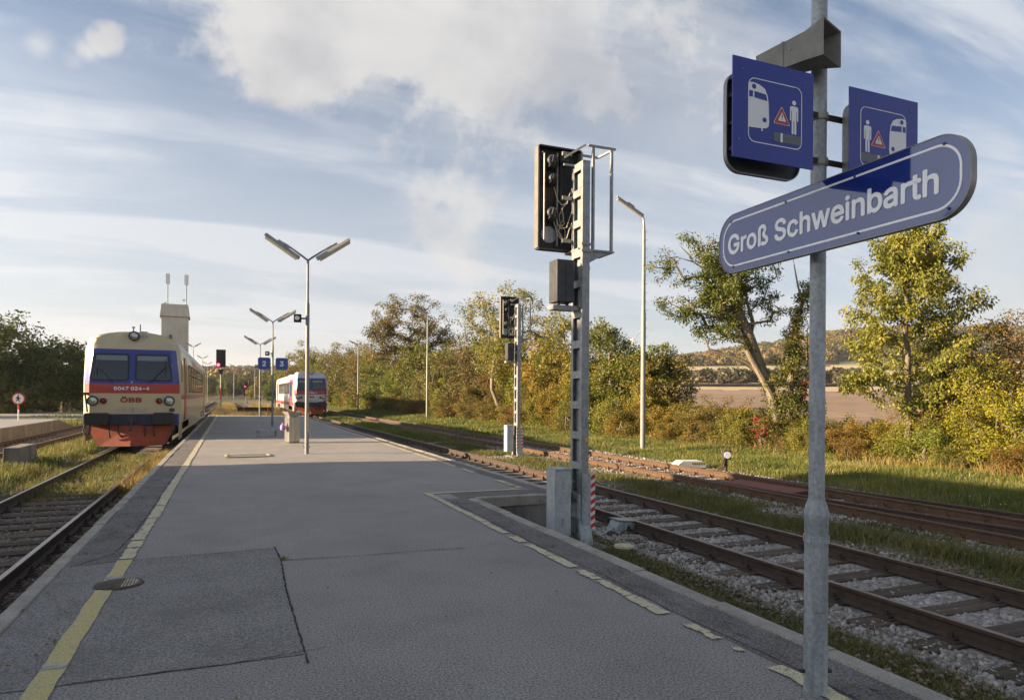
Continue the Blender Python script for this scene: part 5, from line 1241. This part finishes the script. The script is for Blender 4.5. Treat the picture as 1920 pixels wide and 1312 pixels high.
def shrub(name, label, cat, loc, rx, ry, h, nt, nl, lsize, lm, spread=.32, seed=1, group=None, bark='bark', rz=0):
    r = np.random.default_rng(seed); t = thing(name, label, cat, loc, rz, group)
    ns = 7; C = []; allP = []; allpar = []; tips = []
    T = ell(nt, (0, 0, h*.50), rx, ry, h*.52, r, .2); T[:, 2] = np.abs(T[:, 2] - .1) + .1
    lowm = r.random(nt) < .22; T[lowm, 2] = r.uniform(.12, h*.35, lowm.sum()); T[lowm, :2] *= 1.05
    T[:, 2] *= r.uniform(.85, 1.12, len(T))
    st = [(r.uniform(-rx, rx)*.35, r.uniform(-ry, ry)*.35, 0) for _ in range(ns)]; own = np.argmin([[np.hypot(T[i,0]-s[0], T[i,1]-s[1]) for s in st] for i in range(nt)], axis=1)
    for k, s in enumerate(st):
        tt = T[own == k]
        if len(tt) == 0: continue
        P, par, tp = skeleton(None, [s, (s[0]*1.3, s[1]*1.3, h*.18), (s[0]*1.5, s[1]*1.5, h*.42)], tt, r, step=.4)
        b = len(allP); allP += list(P); allpar += [(x + b if x >= 0 else -1) for x in par]; tips += [x + b for x in tp]
    P = np.array(allP); par = np.array(allpar)
    # separate roots: draw each stem from its own first node
    root = np.where(par < 0)[0]; par2 = par.copy(); par2[root] = root
    limbs('stems', P, par2, tips, .035, bark, t, rmin=.006, sides=4)
    leaves('foliage', np.concatenate([P[tips], P[tips], T]), spread, nl, lsize, lm, t, .3, r=r)
    return t

# leaning old tree with an ivy clad second trunk, right of centre
CR = np.array([.9245, -.381, 0])      # direction across the view, used to lay out the lean
def ac(u, z, d=0.0): p = CR * u + np.array([.381, .9245, 0]) * d; return (p[0], p[1], z)
old = tree('old_tree', 'half bare leaning old tree with a thick pale trunk and dark green leaves at left', 'tree', (18.6, 19.4, -.45),
     [ac(0,0), ac(-.10,1.3), ac(-.35,2.2), ac(-.95,3.6), ac(-1.35,4.6), ac(-1.9,5.8), ac(-2.5,7.0)],
     [ac(-3.3,5.6)+(1.2,1.1,.95,18), ac(-2.2,5.5)+(1.2,1.1,1.1,20), ac(-4.3,6.7)+(.5,.6,.65,7), ac(-2.5,4.6)+(.9,.8,.5,9), ac(-3.6,4.9)+(.5,.5,.3,4), ac(-1.0,6.5)+(1.1,.9,.9,14), ac(-.4,5.6)+(.6,.5,.9,7)], 130, 22000, .092, 'leaf_cherry', spread=.25, rt=.21, bark='bark_pale', seed=4, droop=.7, sprays=[(3.4,6.6,26,2.3,1.7,32,110,230),(4.4,6.8,12,1.6,1.2,45,-60,110)])
q = MB(); q.tube([ac(-.50,2.7), ac(-1.3,3.25), ac(-2.0,3.5), ac(-2.6,3.7), ac(-2.75,4.1)], [.10,.085,.07,.05,.03], n=7); q.tube([ac(.05,.2,-.1), ac(-.35,2.0,-.15), ac(-1.2,3.5,-.2), ac(-1.75,4.7,-.1), ac(-2.3,5.4,-.1), ac(-2.7,6.4,0)], [.13,.115,.09,.075,.05,.02], n=8); q.tube([ac(-1.1,4.0,.0), ac(-.95,4.7,.1), ac(-1.15,5.5,.2), ac(-1.2,6.3,.2)], [.075,.07,.05,.03], n=8); q.tube([ac(-1.6,4.5,-.1), ac(-2.3,4.9,-.2), ac(-3.1,5.0,-.2), ac(-3.9,5.5,-.2)], [.05,.04,.03,.015], n=6)
for (a, b, c_) in (((-2.5,6.7),(-2.7,7.3),(-2.6,7.9)),((-2.4,6.3),(-3.2,6.9),(-3.9,7.1)),((-2.5,6.6),(-2.9,7.4),(-2.95,8.0)),((-3.2,6.9),(-3.5,7.3),(-3.7,7.5)),((-1.5,5.0),(-2.1,5.2),(-2.9,5.9))):
    q.tube([ac(a[0],a[1]), ac((a[0]+b[0])/2,(a[1]+b[1])/2+.05), ac(*b), ac(*c_)], [.045,.035,.025,.009], n=5)
q.build('bare_limb', 'bark_pale', old, smooth=True)
iv = thing('ivy_covered_tree', 'upright dead trunk wrapped in green and reddish ivy beside the leaning tree', 'tree', (18.75, 19.2, -.45))
q = MB(); q.tube([(0,0,0), ac(.1,1.5), ac(.15,3), ac(.30,4.4), ac(.60,5.6), ac(1.0,6.4)], [.17,.14,.11,.08,.06,.03], n=8); q.tube([ac(.30,4.4), ac(.55,5.3), ac(.35,6.2), ac(.2,7.0)],[.06,.05,.035,.015],n=6); q.tube([ac(.60,5.6), ac(.95,6.0), ac(1.3,6.9), ac(1.45,7.1)],[.05,.04,.025,.01],n=6); q.build('trunk','bark_pale',iv,smooth=True)
r5 = np.random.default_rng(8); C = []
for k in range(420):
    z = 6.2 * r5.random() ** 1.6; w = 1.15 * max(0, 1 - z/3.6) ** .7 + .26; u = np.interp(z, [0,3,4.4,6.2], [-.02,.12,.28,.75]); C.append(ac(u + r5.normal(0, w*.55), z, r5.normal(0, w*.5)))
leaves('ivy_leaves', np.array(C), .21, 18000, .085, 'leaf_ivy', iv, .8, r=r5)
rc_ = thing('red_creeper', 'bare dark sapling with a strand of crimson creeper right behind the post', 'climbing plant', (18.95, 19.05, -.40))
q = MB(); q.tube([(0,0,0), ac(.15,1.3), ac(.35,2.3), ac(.5,3.3), ac(.45,4.6)], [.06,.05,.04,.03,.01], n=6)
for k in range(7): z = 2.2 + k*.35; s = (-1)**k; q.tube([ac(.33+.05*k*.3, z), ac(.33+s*.35, z+.35), ac(.33+s*.45, z+.8)], [.02,.014,.006], n=4)
q.build('stem','bark',rc_,smooth=True)
C = [ac(.10+.35*k/40, 1.1+1.5*k/40) for k in range(40)] + [ac(-.12+.08*k/10, .6+.5*k/10) for k in range(12)]
leaves('red_leaves', np.array(C), .13, 520, .11, 'leaf_crimson', rc_, .9, r=r5)
# tree right of the post
tree('cherry_tree', 'full olive green young tree with drooping leaves right behind the sign post', 'tree', (18.5, 14.15, -.45),
     [(0,0,0), ac(.0,1.5), ac(-.05,2.8), ac(-.1,4.2), ac(-.05,5.6), ac(.3,6.8)],
     [ac(-.5,5.2)+(1.1,1.0,1.2,20), ac(.5,5.2)+(.8,.8,1.1,12), ac(-1.6,2.4)+(.5,.5,.45,7), ac(.1,2.2)+(.7,.7,1.0,10)], 70, 33000, .10, 'leaf_cherryy', spread=.23, rt=.095, seed=9, droop=1.2, flat=.8, sprays=[(1.5,3.6,24,2.3,2.4,24,0,360),(3.2,6.2,40,2.5,1.0,44,0,360),(5.0,6.6,8,1.1,.9,72,0,360)])
# shrubs on the right edge
shrub('autumn_shrub', 'tall red and brown leaved shrub at the right edge above the yellow bush', 'shrub', (20.6, 12.4, -.45), 1.9, 2.2, 4.3, 190, 26000, .085, 'leaf_mixred', seed=21, spread=.34)
shrub('autumn_shrub', 'brown green tangled shrub between the olive tree and the red shrub', 'shrub', (20.2, 14.4, -.45), 1.3, 1.8, 4.5, 130, 15000, .085, 'leaf_olive', seed=22, spread=.34)
shrub('yellow_bush', 'bright yellow green bush low at the right edge', 'bush', (18.6, 11.6, -.45), 1.35, 1.3, 2.9, 170, 24000, .06, 'leaf_yellow', seed=23, spread=.26)
shrub('yellow_bush', 'small yellow green bush at the foot of the olive tree', 'bush', (18.3, 13.9, -.45), 1.2, 1.2, 1.7, 80, 9500, .06, 'leaf_yellowgreen', seed=24, spread=.24)
shrub('autumn_shrub', 'red and green shrub cut off by the right edge behind the yellow bush', 'shrub', (21.5, 9.5, -.45), 1.8, 1.8, 3.8, 80, 10000, .085, 'leaf_mixred', seed=25, spread=.34)
# low hedge between the single lamp and the leaning tree
HG = 'low autumn shrubs of the hedge right of the nearest single lamp'
hp = [shrub('hedge_shrub', 'low autumn coloured shrub in the hedge right of the nearest single lamp post', 'shrub', (18.6, 23.6, -.45), 1.0, 1.0, 1.75, 80, 10500, .065, 'leaf_rust', seed=31, group=HG, spread=.26),
      shrub('hedge_shrub', 'low autumn coloured shrub in the hedge right of the nearest single lamp post', 'shrub', (18.4, 21.6, -.45), 1.0, 1.0, 1.5, 80, 10500, .065, 'leaf_yellowgreen', seed=32, group=HG, spread=.26),
      shrub('hedge_shrub', 'low autumn coloured shrub in the hedge right of the nearest single lamp post', 'shrub', (18.9, 20.2, -.45), .9, .9, 1.4, 70, 9000, .06, 'leaf_mixred', seed=33, group=HG, spread=.26)]
hr = random.Random(6)
for i, (x, y, k, s) in enumerate([(19.6,22.4,1,1.0),(19.4,25.2,0,1.15),(18.3,25.6,1,1.05),(19.9,20.8,0,.9),(18.5,18.0,1,.75),(19.4,17.2,0,.8),(18.8,16.4,1,.75),(19.8,15.6,0,.85),(19.2,18.6,2,.8),(18.1,22.6,2,.8),(20.3,24.0,0,1.1),(18.9,24.6,2,1.0),(18.2,23.8,0,.9),(19.2,21.2,2,1.1),(17.9,20.6,1,.75),(18.9,19.0,0,.95),(18.3,18.7,2,.7),(18.0,17.8,1,.62),(18.7,17.3,0,.8),(18.3,16.2,0,.7),(18.9,15.4,1,.8),(17.6,15.3,0,.5),(19.9,26.6,2,1.2),(18.0,26.8,1,.8),(17.7,25.0,0,.6),(18.0,13.1,1,.75),(17.6,12.2,0,.5),(17.8,10.9,2,.62),(18.2,9.9,1,.8),(19.5,13.4,0,1.2),(18.2,19.6,0,.7),(18.0,16.9,0,.6)]):
    o = dup(hp[k], (x, y, -.47), hr.uniform(0, 6), scale=(s*1.05, s*1.05, s))
    for c in o.children: c.color = (hr.uniform(.85,1.25), hr.uniform(.85,1.15), hr.uniform(.8,1.1), 1)
shrub('red_leaved_bush', 'small bush with bright red leaves in front of the ivy trunk', 'bush', (18.0, 19.5, -.45), .55, .55, 1.25, 24, 900, .085, 'leaf_crimson', seed=35, spread=.25)
# thicket along the outer track
TG = 'autumn shrubs packed in the thicket behind the orange track'
tp_ = [shrub('thicket_shrub', 'tall autumn coloured shrub packed in the thicket behind the orange track', 'shrub', (19, 30.5, -.45), 1.7, 1.7, 4.6, 150, 17000, .12, 'leaf_olive', seed=41, group=TG, spread=.40),
       shrub('thicket_shrub', 'tall autumn coloured shrub packed in the thicket behind the orange track', 'shrub', (19, 34.5, -.45), 1.9, 1.9, 4.8, 150, 17000, .12, 'leaf_yellowgreen', seed=42, group=TG, spread=.40),
       shrub('thicket_shrub', 'tall autumn coloured shrub packed in the thicket behind the orange track', 'shrub', (19, 39, -.45), 2.0, 2.0, 4.6, 150, 16000, .11, 'leaf_brown', seed=43, group=TG, spread=.42)]
UG = 'low bushes along the foot of the thicket'
for i, (x, y) in enumerate([(17.2 + .5*math.sin(k*2.3), 27.5 + 2.1*k*(1+.03*k)) for k in range(26)]):
    o = dup(hp[(0, 1, 0, 2, 1)[i % 5]], (x, y, -.5), hr.uniform(0, 6), scale=(1.2+.03*i, 1.2+.03*i, hr.uniform(.8, 1.2)+.02*i), label='low bush at the foot of the thicket behind the orange track', group=UG)
    for c in o.children: c.color = (hr.uniform(.8,1.15), hr.uniform(.85,1.15), hr.uniform(.8,1.1), 1)
spots = []
y = 28.0
for (x, y, k, s) in [(18.6,28.2,1,.62),(19.9,28.6,0,.95),(17.9,31.6,0,.62),(18.3,33.2,1,.9),(20.6,32.6,0,1.1),(17.7,36.0,1,.66),(18.4,37.2,1,1.0),(20.8,36.6,0,1.0),(17.6,40.0,2,.55),(18.6,42.4,1,1.05),(21,42,0,1.1),(17.7,45.2,2,.6),(18.8,47.5,2,1.1),(21,47,1,1.2),
                     (17.6,50.5,0,.75),(18.8,53.5,2,1.2),(21,53,0,1.3),(17.7,57,1,.8),(19,61,0,1.3),(21.5,60,2,1.4),(17.8,66,2,.9),(19,71,0,1.5),(17.5,77,1,1.0),(19.5,80,2,1.6),(17.4,86,0,1.3),(19,92,1,1.7),(17.5,99,2,1.5),(18.5,108,0,1.9),(17,118,2,1.8),(17.5,130,1,2.0),(16,143,0,2.1),(16.5,158,2,2.2),(15,172,1,2.2)]:
    s *= 1.22 if (s > .9 and y > 34) else 1.0
    o = dup(tp_[k], (x, y, -.5), hr.uniform(0, 6), scale=(s*hr.uniform(.95,1.15), s*hr.uniform(.95,1.15), s*hr.uniform(.92,1.08)))
    for c in o.children: c.color = (hr.uniform(.8,1.2), hr.uniform(.8,1.1), hr.uniform(.8,1.1), 1)
tree('ash_tree', 'broad half bare brownish tree rising above the thicket behind the second single lamp', 'tree', (19.0, 77, -.5), [(0,0,0),(0,0,3.2),(-.3,.2,5.5),(.2,0,8.0)],
     [(0,0,10.2,4.6,4,3.6,44),(-3.4,0,8.2,2.2,2,2.4,16),(3.4,-.5,8,2.2,2,2.6,16),(0,0,6,3.2,2.6,2,12)], 260, 19000, .21, 'leaf_brown', spread=.6, rt=.42, seed=51, step=.8)
q = None
tree('ivy_clad_tree', 'dark ivy covered trunk standing inside the broad brownish tree', 'tree', (18.9, 77, -.5), [(0,0,0),(.2,0,3),(.6,0,6),(1.0,0,8)], [(.5,0,6.2,.8,.8,2.2,20),(1.6,0,6.4,1.2,.7,.5,8),(.2,0,3.5,.8,.8,2,12)], 44, 4200, .16, 'leaf_dark', spread=.45, rt=.2, seed=52)
tree('walnut_tree', 'sparse yellow leaved tree with pale bent trunks behind the farther lattice signal', 'tree', (17.6, 42.5, -.5), [(0,0,0),(-.9,.4,1.3),(-1.3,.6,2.4),(-1.2,.5,4.5),(-.8,.3,6.5)],
     [(-2.2,.8,7.6,1.7,1.5,1.6,22),(.2,0,8.4,1.8,1.6,1.7,26),(2.0,-.8,6.8,1.5,1.4,1.8,18),(-.4,0,5.2,2.2,1.8,1.5,18)], 200, 10500, .14, 'leaf_yellowgreen', spread=.40, rt=.13, bark='bark_pale', seed=53, bare=.15, sprays=[(2.5,6.4,30,3.6,2.2,42,0,360)])
tree('walnut_tree', 'smaller yellow green tree with pale stems just left of the tall lattice signal', 'tree', (18.6, 36.0, -.5), [(0,0,0),(-.2,0,1.8),(.1,0,3.6),(.3,0,5.6)], [(0,0,5.6,1.8,1.6,1.6,24),(-1,.4,4.4,1.3,1.3,1.2,14),(1.2,-.4,4.6,1.2,1.3,1.4,14)], 110, 5200, .15, 'leaf_yellowgreen', spread=.38, rt=.15, bark='bark_pale', seed=54, bare=.1)
tree('young_tree', 'green tree with upright shoots just right of the tall lattice signal', 'tree', (18.6, 31.2, -.5), [(0,0,0),(0,0,1.8),(-.2,0,3.8),(-.1,0,5.2)], [(-.6,.2,5.0,.9,.9,1.1,16),(.5,-.2,4.3,1.0,1.0,1.0,14),(0,0,3.2,1.5,1.4,1.2,16)], 90, 5600, .14, 'leaf_olive', spread=.34, rt=.12, seed=55)
tree('young_tree', 'green pointed tree touching the nearest single lamp post', 'tree', (19.6, 28.4, -.5), [(0,0,0),(0,0,1.8),(.1,0,3.6)], [(0,0,3.4,.8,.8,1.4,14),(-.8,.3,3.6,.6,.6,1.0,10)], 60, 3600, .13, 'leaf_olive', spread=.30, rt=.10, seed=56)
# dark trees on the left
tree('dark_tree', 'big dark green tree at the left edge behind the side platform', 'tree', (-19.5, 74, -.9), [(0,0,0),(0,0,2.2),(.3,0,4.5),(0,0,6.5)], [(0,0,6.2,4.6,4.2,3.6,40),(3.2,0,4.6,3.4,3.2,2.9,24),(-3,0,4.6,3.4,3.2,3,20),(1,-1,3.2,4.5,3.5,2.2,24)], 210, 21000, .30, 'leaf_dark', spread=.95, rt=.4, seed=61, step=.8, droop=.4)
tree('dark_tree', 'lower dark green tree next to the cream railcar at the left', 'tree', (-14.6, 76, -.5), [(0,0,0),(0,0,2),(0,0,4)], [(0,0,4.2,3.4,3.2,2.9,30),(1.5,0,2.6,3.0,2.6,2.0,16)], 110, 11000, .30, 'leaf_dark', spread=.9, rt=.3, seed=62, step=.8, droop=.4)
tree('dark_tree', 'olive tinged tree at the far left, cut by the edge of the photo', 'tree', (-22.5, 62, -.5), [(0,0,0),(0,0,2.5),(0,0,5)], [(0,0,5.8,3.8,3.5,3.6,30),(0,0,3,4,3.4,2.4,16)], 110, 11000, .30, 'leaf_dark', spread=.9, rt=.3, seed=63, step=.8, droop=.4)
for i in range(17):
    o = dup(tp_[(0, 2, 1)[i % 3]], (-31 + 1.55*i + hr.uniform(-.8,.8), 79 + (i*5 % 4)*3.2 + (i > 12)*8, -.6), hr.uniform(0, 6), scale=(1.1, 1.1, hr.uniform(.55,.85)), label='dark bush under the trees behind the left side platform', group='bushes under the trees at the left')
    for c in o.children: c.color = (.62, .72, .65, 1)
# middle distance trees round the line beyond the platform
BG = 'background trees round the line beyond the platform'
bp_ = []
for k, (lm_, sd, h) in enumerate((('leaf_olive', 71, 8.5), ('leaf_brown', 72, 8.0), ('leaf_dark', 73, 9.0), ('leaf_yellowgreen', 74, 7.0))):
    bp_.append(tree('background_tree', 'autumn tree in the belt of trees beyond the end of the platform', 'tree', ((-7,9,-2,20)[k], (235,215,265,228)[k], 0), [(0,0,0),(0,0,h*.25),(0,0,h*.6)], [(0,0,h*.62,h*.36,h*.36,h*.38,20),(0,0,h*.3,h*.34,h*.34,h*.28,10)], 60, 3600, .46, lm_, spread=1.0, rt=.3, seed=sd, step=1.2, group=BG, droop=.3))
for i in range(64):
    if i < 26: x = -16 + 36*((i*7) % 26)/26; yy = 245 + (i % 4)*18 + hr.uniform(-5,5)
    elif i < 44: x = 8 + 1.6*(i-26) + hr.uniform(-1.5,1.5); yy = 150 + hr.uniform(0, 85)
    else: x = -46 + 1.75*(i-44) + hr.uniform(-1,1); yy = 120 + hr.uniform(0, 110)
    if abs(x + 2.9) < 4 and yy < 250: x -= 9
    if i < 26 and abs(x + 15) < 6: yy += 40
    s = hr.uniform(.55, 1.05) * (1.0 if yy > 200 else .8)
    z0 = float(terr(x, yy)); o = dup(bp_[(i*3+i//5) % 4], (x, yy, z0 - .2), hr.uniform(0, 6), scale=(s*1.1, s*1.1, s))
    for c in o.children: c.color = (hr.uniform(.8,1.15), hr.uniform(.85,1.1), hr.uniform(.8,1.1), 1)
# woods on the hills: nobody could count the trees
def woods(name, label, n, a0, a1, d0, d1, size, per=105, m='leaf_far', keep=None):
    r = np.random.default_rng(int(a0*7+d0)); a = np.radians(r.uniform(a0, a1, n)); d = np.sqrt(r.uniform(d0**2, d1**2, n))
    if keep is not None: k = keep(np.degrees(a), d); a = a[k]; d = d[k]
    x = np.sin(a)*d; y = np.cos(a)*d; h = size * r.uniform(.6, 1.25, len(x)); z = terr(x, y)
    nn = len(x)*per; i = np.repeat(np.arange(len(x)), per); dv = r.normal(size=(nn, 3)); dv /= np.linalg.norm(dv, axis=1)[:, None]; dv[:, 2] = np.abs(dv[:, 2]) * 1.1 - .25
    p = np.stack([x, y, z + h*.42], -1)[i] + dv * h[i][:, None] * np.array([.42, .42, .52]) * r.uniform(.7, 1.05, nn)[:, None]
    t = r.normal(size=(nn, 3)); t /= np.linalg.norm(t, axis=1)[:, None]; nr = dv + r.normal(size=(nn, 3))*.5; s = np.cross(t, nr); s /= np.linalg.norm(s, axis=1)[:, None]; t = np.cross(nr, s); t /= np.linalg.norm(t, axis=1)[:, None]
    L_ = (h[i] * r.uniform(.05, .105, nn))[:, None]
    V = np.stack([p - t*L_, p + s*L_*.8, p + t*L_, p - s*L_*.8], 1).reshape(-1, 3)
    o = npmesh(name, V, (np.arange(nn)*4)[:, None] + np.arange(4)[None], m); struct(o, 'stuff', label); o['category'] = 'woods'; return o
woods('hill_woods', 'autumn woods covering the hill ridge at right', 3400, 28, 60, 470, 880, 11, keep=lambda a, d: (d > np.where(a > 47.5, 575, 525 + 12*np.sin(a))) )
woods('ridge_woods', 'autumn woods covering the low ridge beyond the platform end', 2600, -24, 26, 330, 800, 10)
woods('field_hedge', 'dark tree row between the ploughed field and the upper field', 260, 33.5, 50.2, 250, 264, 6.0, per=160, m='leaf_hedge', keep=lambda a, d: (a < 49.3) | (a > 49.6))
woods('field_edge_scrub', 'scrub along the near edge of the ploughed field', 130, 26, 62, 48, 56, 1.2, per=60)

# tiny white flowers in the grass
P_ = np.concatenate([scat(12.9, 18, 7, 18, 190, 1.2, thr=-.1, tuft=5, tr=.3), scat(-6, -4.5, 15, 26, 160, 1, thr=-.2, tuft=6, tr=.2)])
Z_ = np.where(P_[:, 0] > 0, bank_z(P_[:, 0], P_[:, 1]), -.5) + rng.uniform(.10, .2, len(P_)); n_ = len(P_); r_ = rng.uniform(.008, .014, n_)[:, None, None]
T_ = np.array([[(-1,-.3,-.6),(1,-.3,-.5),(.9,.4,.7),(-.9,.4,.6)]]) * r_ + np.stack([P_[:, 0], P_[:, 1], Z_], -1)[:, None]
o = npmesh('meadow_flowers', T_.reshape(-1, 3), (np.arange(n_)*4)[:, None] + np.arange(4)[None], 'white'); struct(o, 'stuff', 'tiny white flowers scattered in the bank grass'); o['category'] = 'flowers'

# thin autumn haze between here and the hills
hz = MB(); hz.box(-4950, 4950, -4950, 4950, -8, 165); hz = hz.build('haze', 'white'); hz['kind'] = 'stuff'
hm = bpy.data.materials.new('haze'); hm.use_nodes = True; hm.node_tree.nodes.clear()
ho = hm.node_tree.nodes.new('ShaderNodeOutputMaterial'); hv = hm.node_tree.nodes.new('ShaderNodeVolumePrincipled')
hv.inputs['Color'].default_value = (.86, .90, .97, 1); hv.inputs['Density'].default_value = .00016; hv.inputs['Anisotropy'].default_value = .2
hm.node_tree.links.new(hv.outputs[0], ho.inputs['Volume']); hz.data.materials.clear(); hz.data.materials.append(hm)

# fallen leaves on the platform margins and a tuft growing out of the crack
P_ = np.concatenate([scat(-1.3, -.95, 3, 22, 150, 1.3), scat(2.85, 3.2, 1.5, 9.2, 60, 1.2), scat(-1.3, 3.0, 3, 20, 60, 1.2), scat(4.3, 4.7, 10, 20, 30)]); n_ = len(P_)
a_ = rng.uniform(0, 6.28, n_); r_ = rng.uniform(.012, .026, n_); c_, s_ = np.cos(a_), np.sin(a_)
T_ = np.stack([np.stack([P_[:, 0] + r_*(u*c_ - v*s_), P_[:, 1] + r_*(u*s_ + v*c_), .012 + rng.uniform(0, .012, n_)], -1) for u, v in ((-1, 0), (0, -.5), (1.1, 0), (0, .5))], 1)
o = npmesh('fallen_leaves', T_.reshape(-1, 3), (np.arange(n_)*4)[:, None] + np.arange(4)[None], 'leaf_rust'); struct(o, 'stuff', 'small dry fallen leaves along the platform margins'); o['category'] = 'fallen leaves'
p = np.array([.46, 6.52]) + rng.normal(0, .018, (60, 2)); tf = grass('crack_tuft', [blades(p, np.full(60, .003), .028, .004, 1.0)], 'grass_green', 'tiny green tuft growing in the corner of the patch crack')
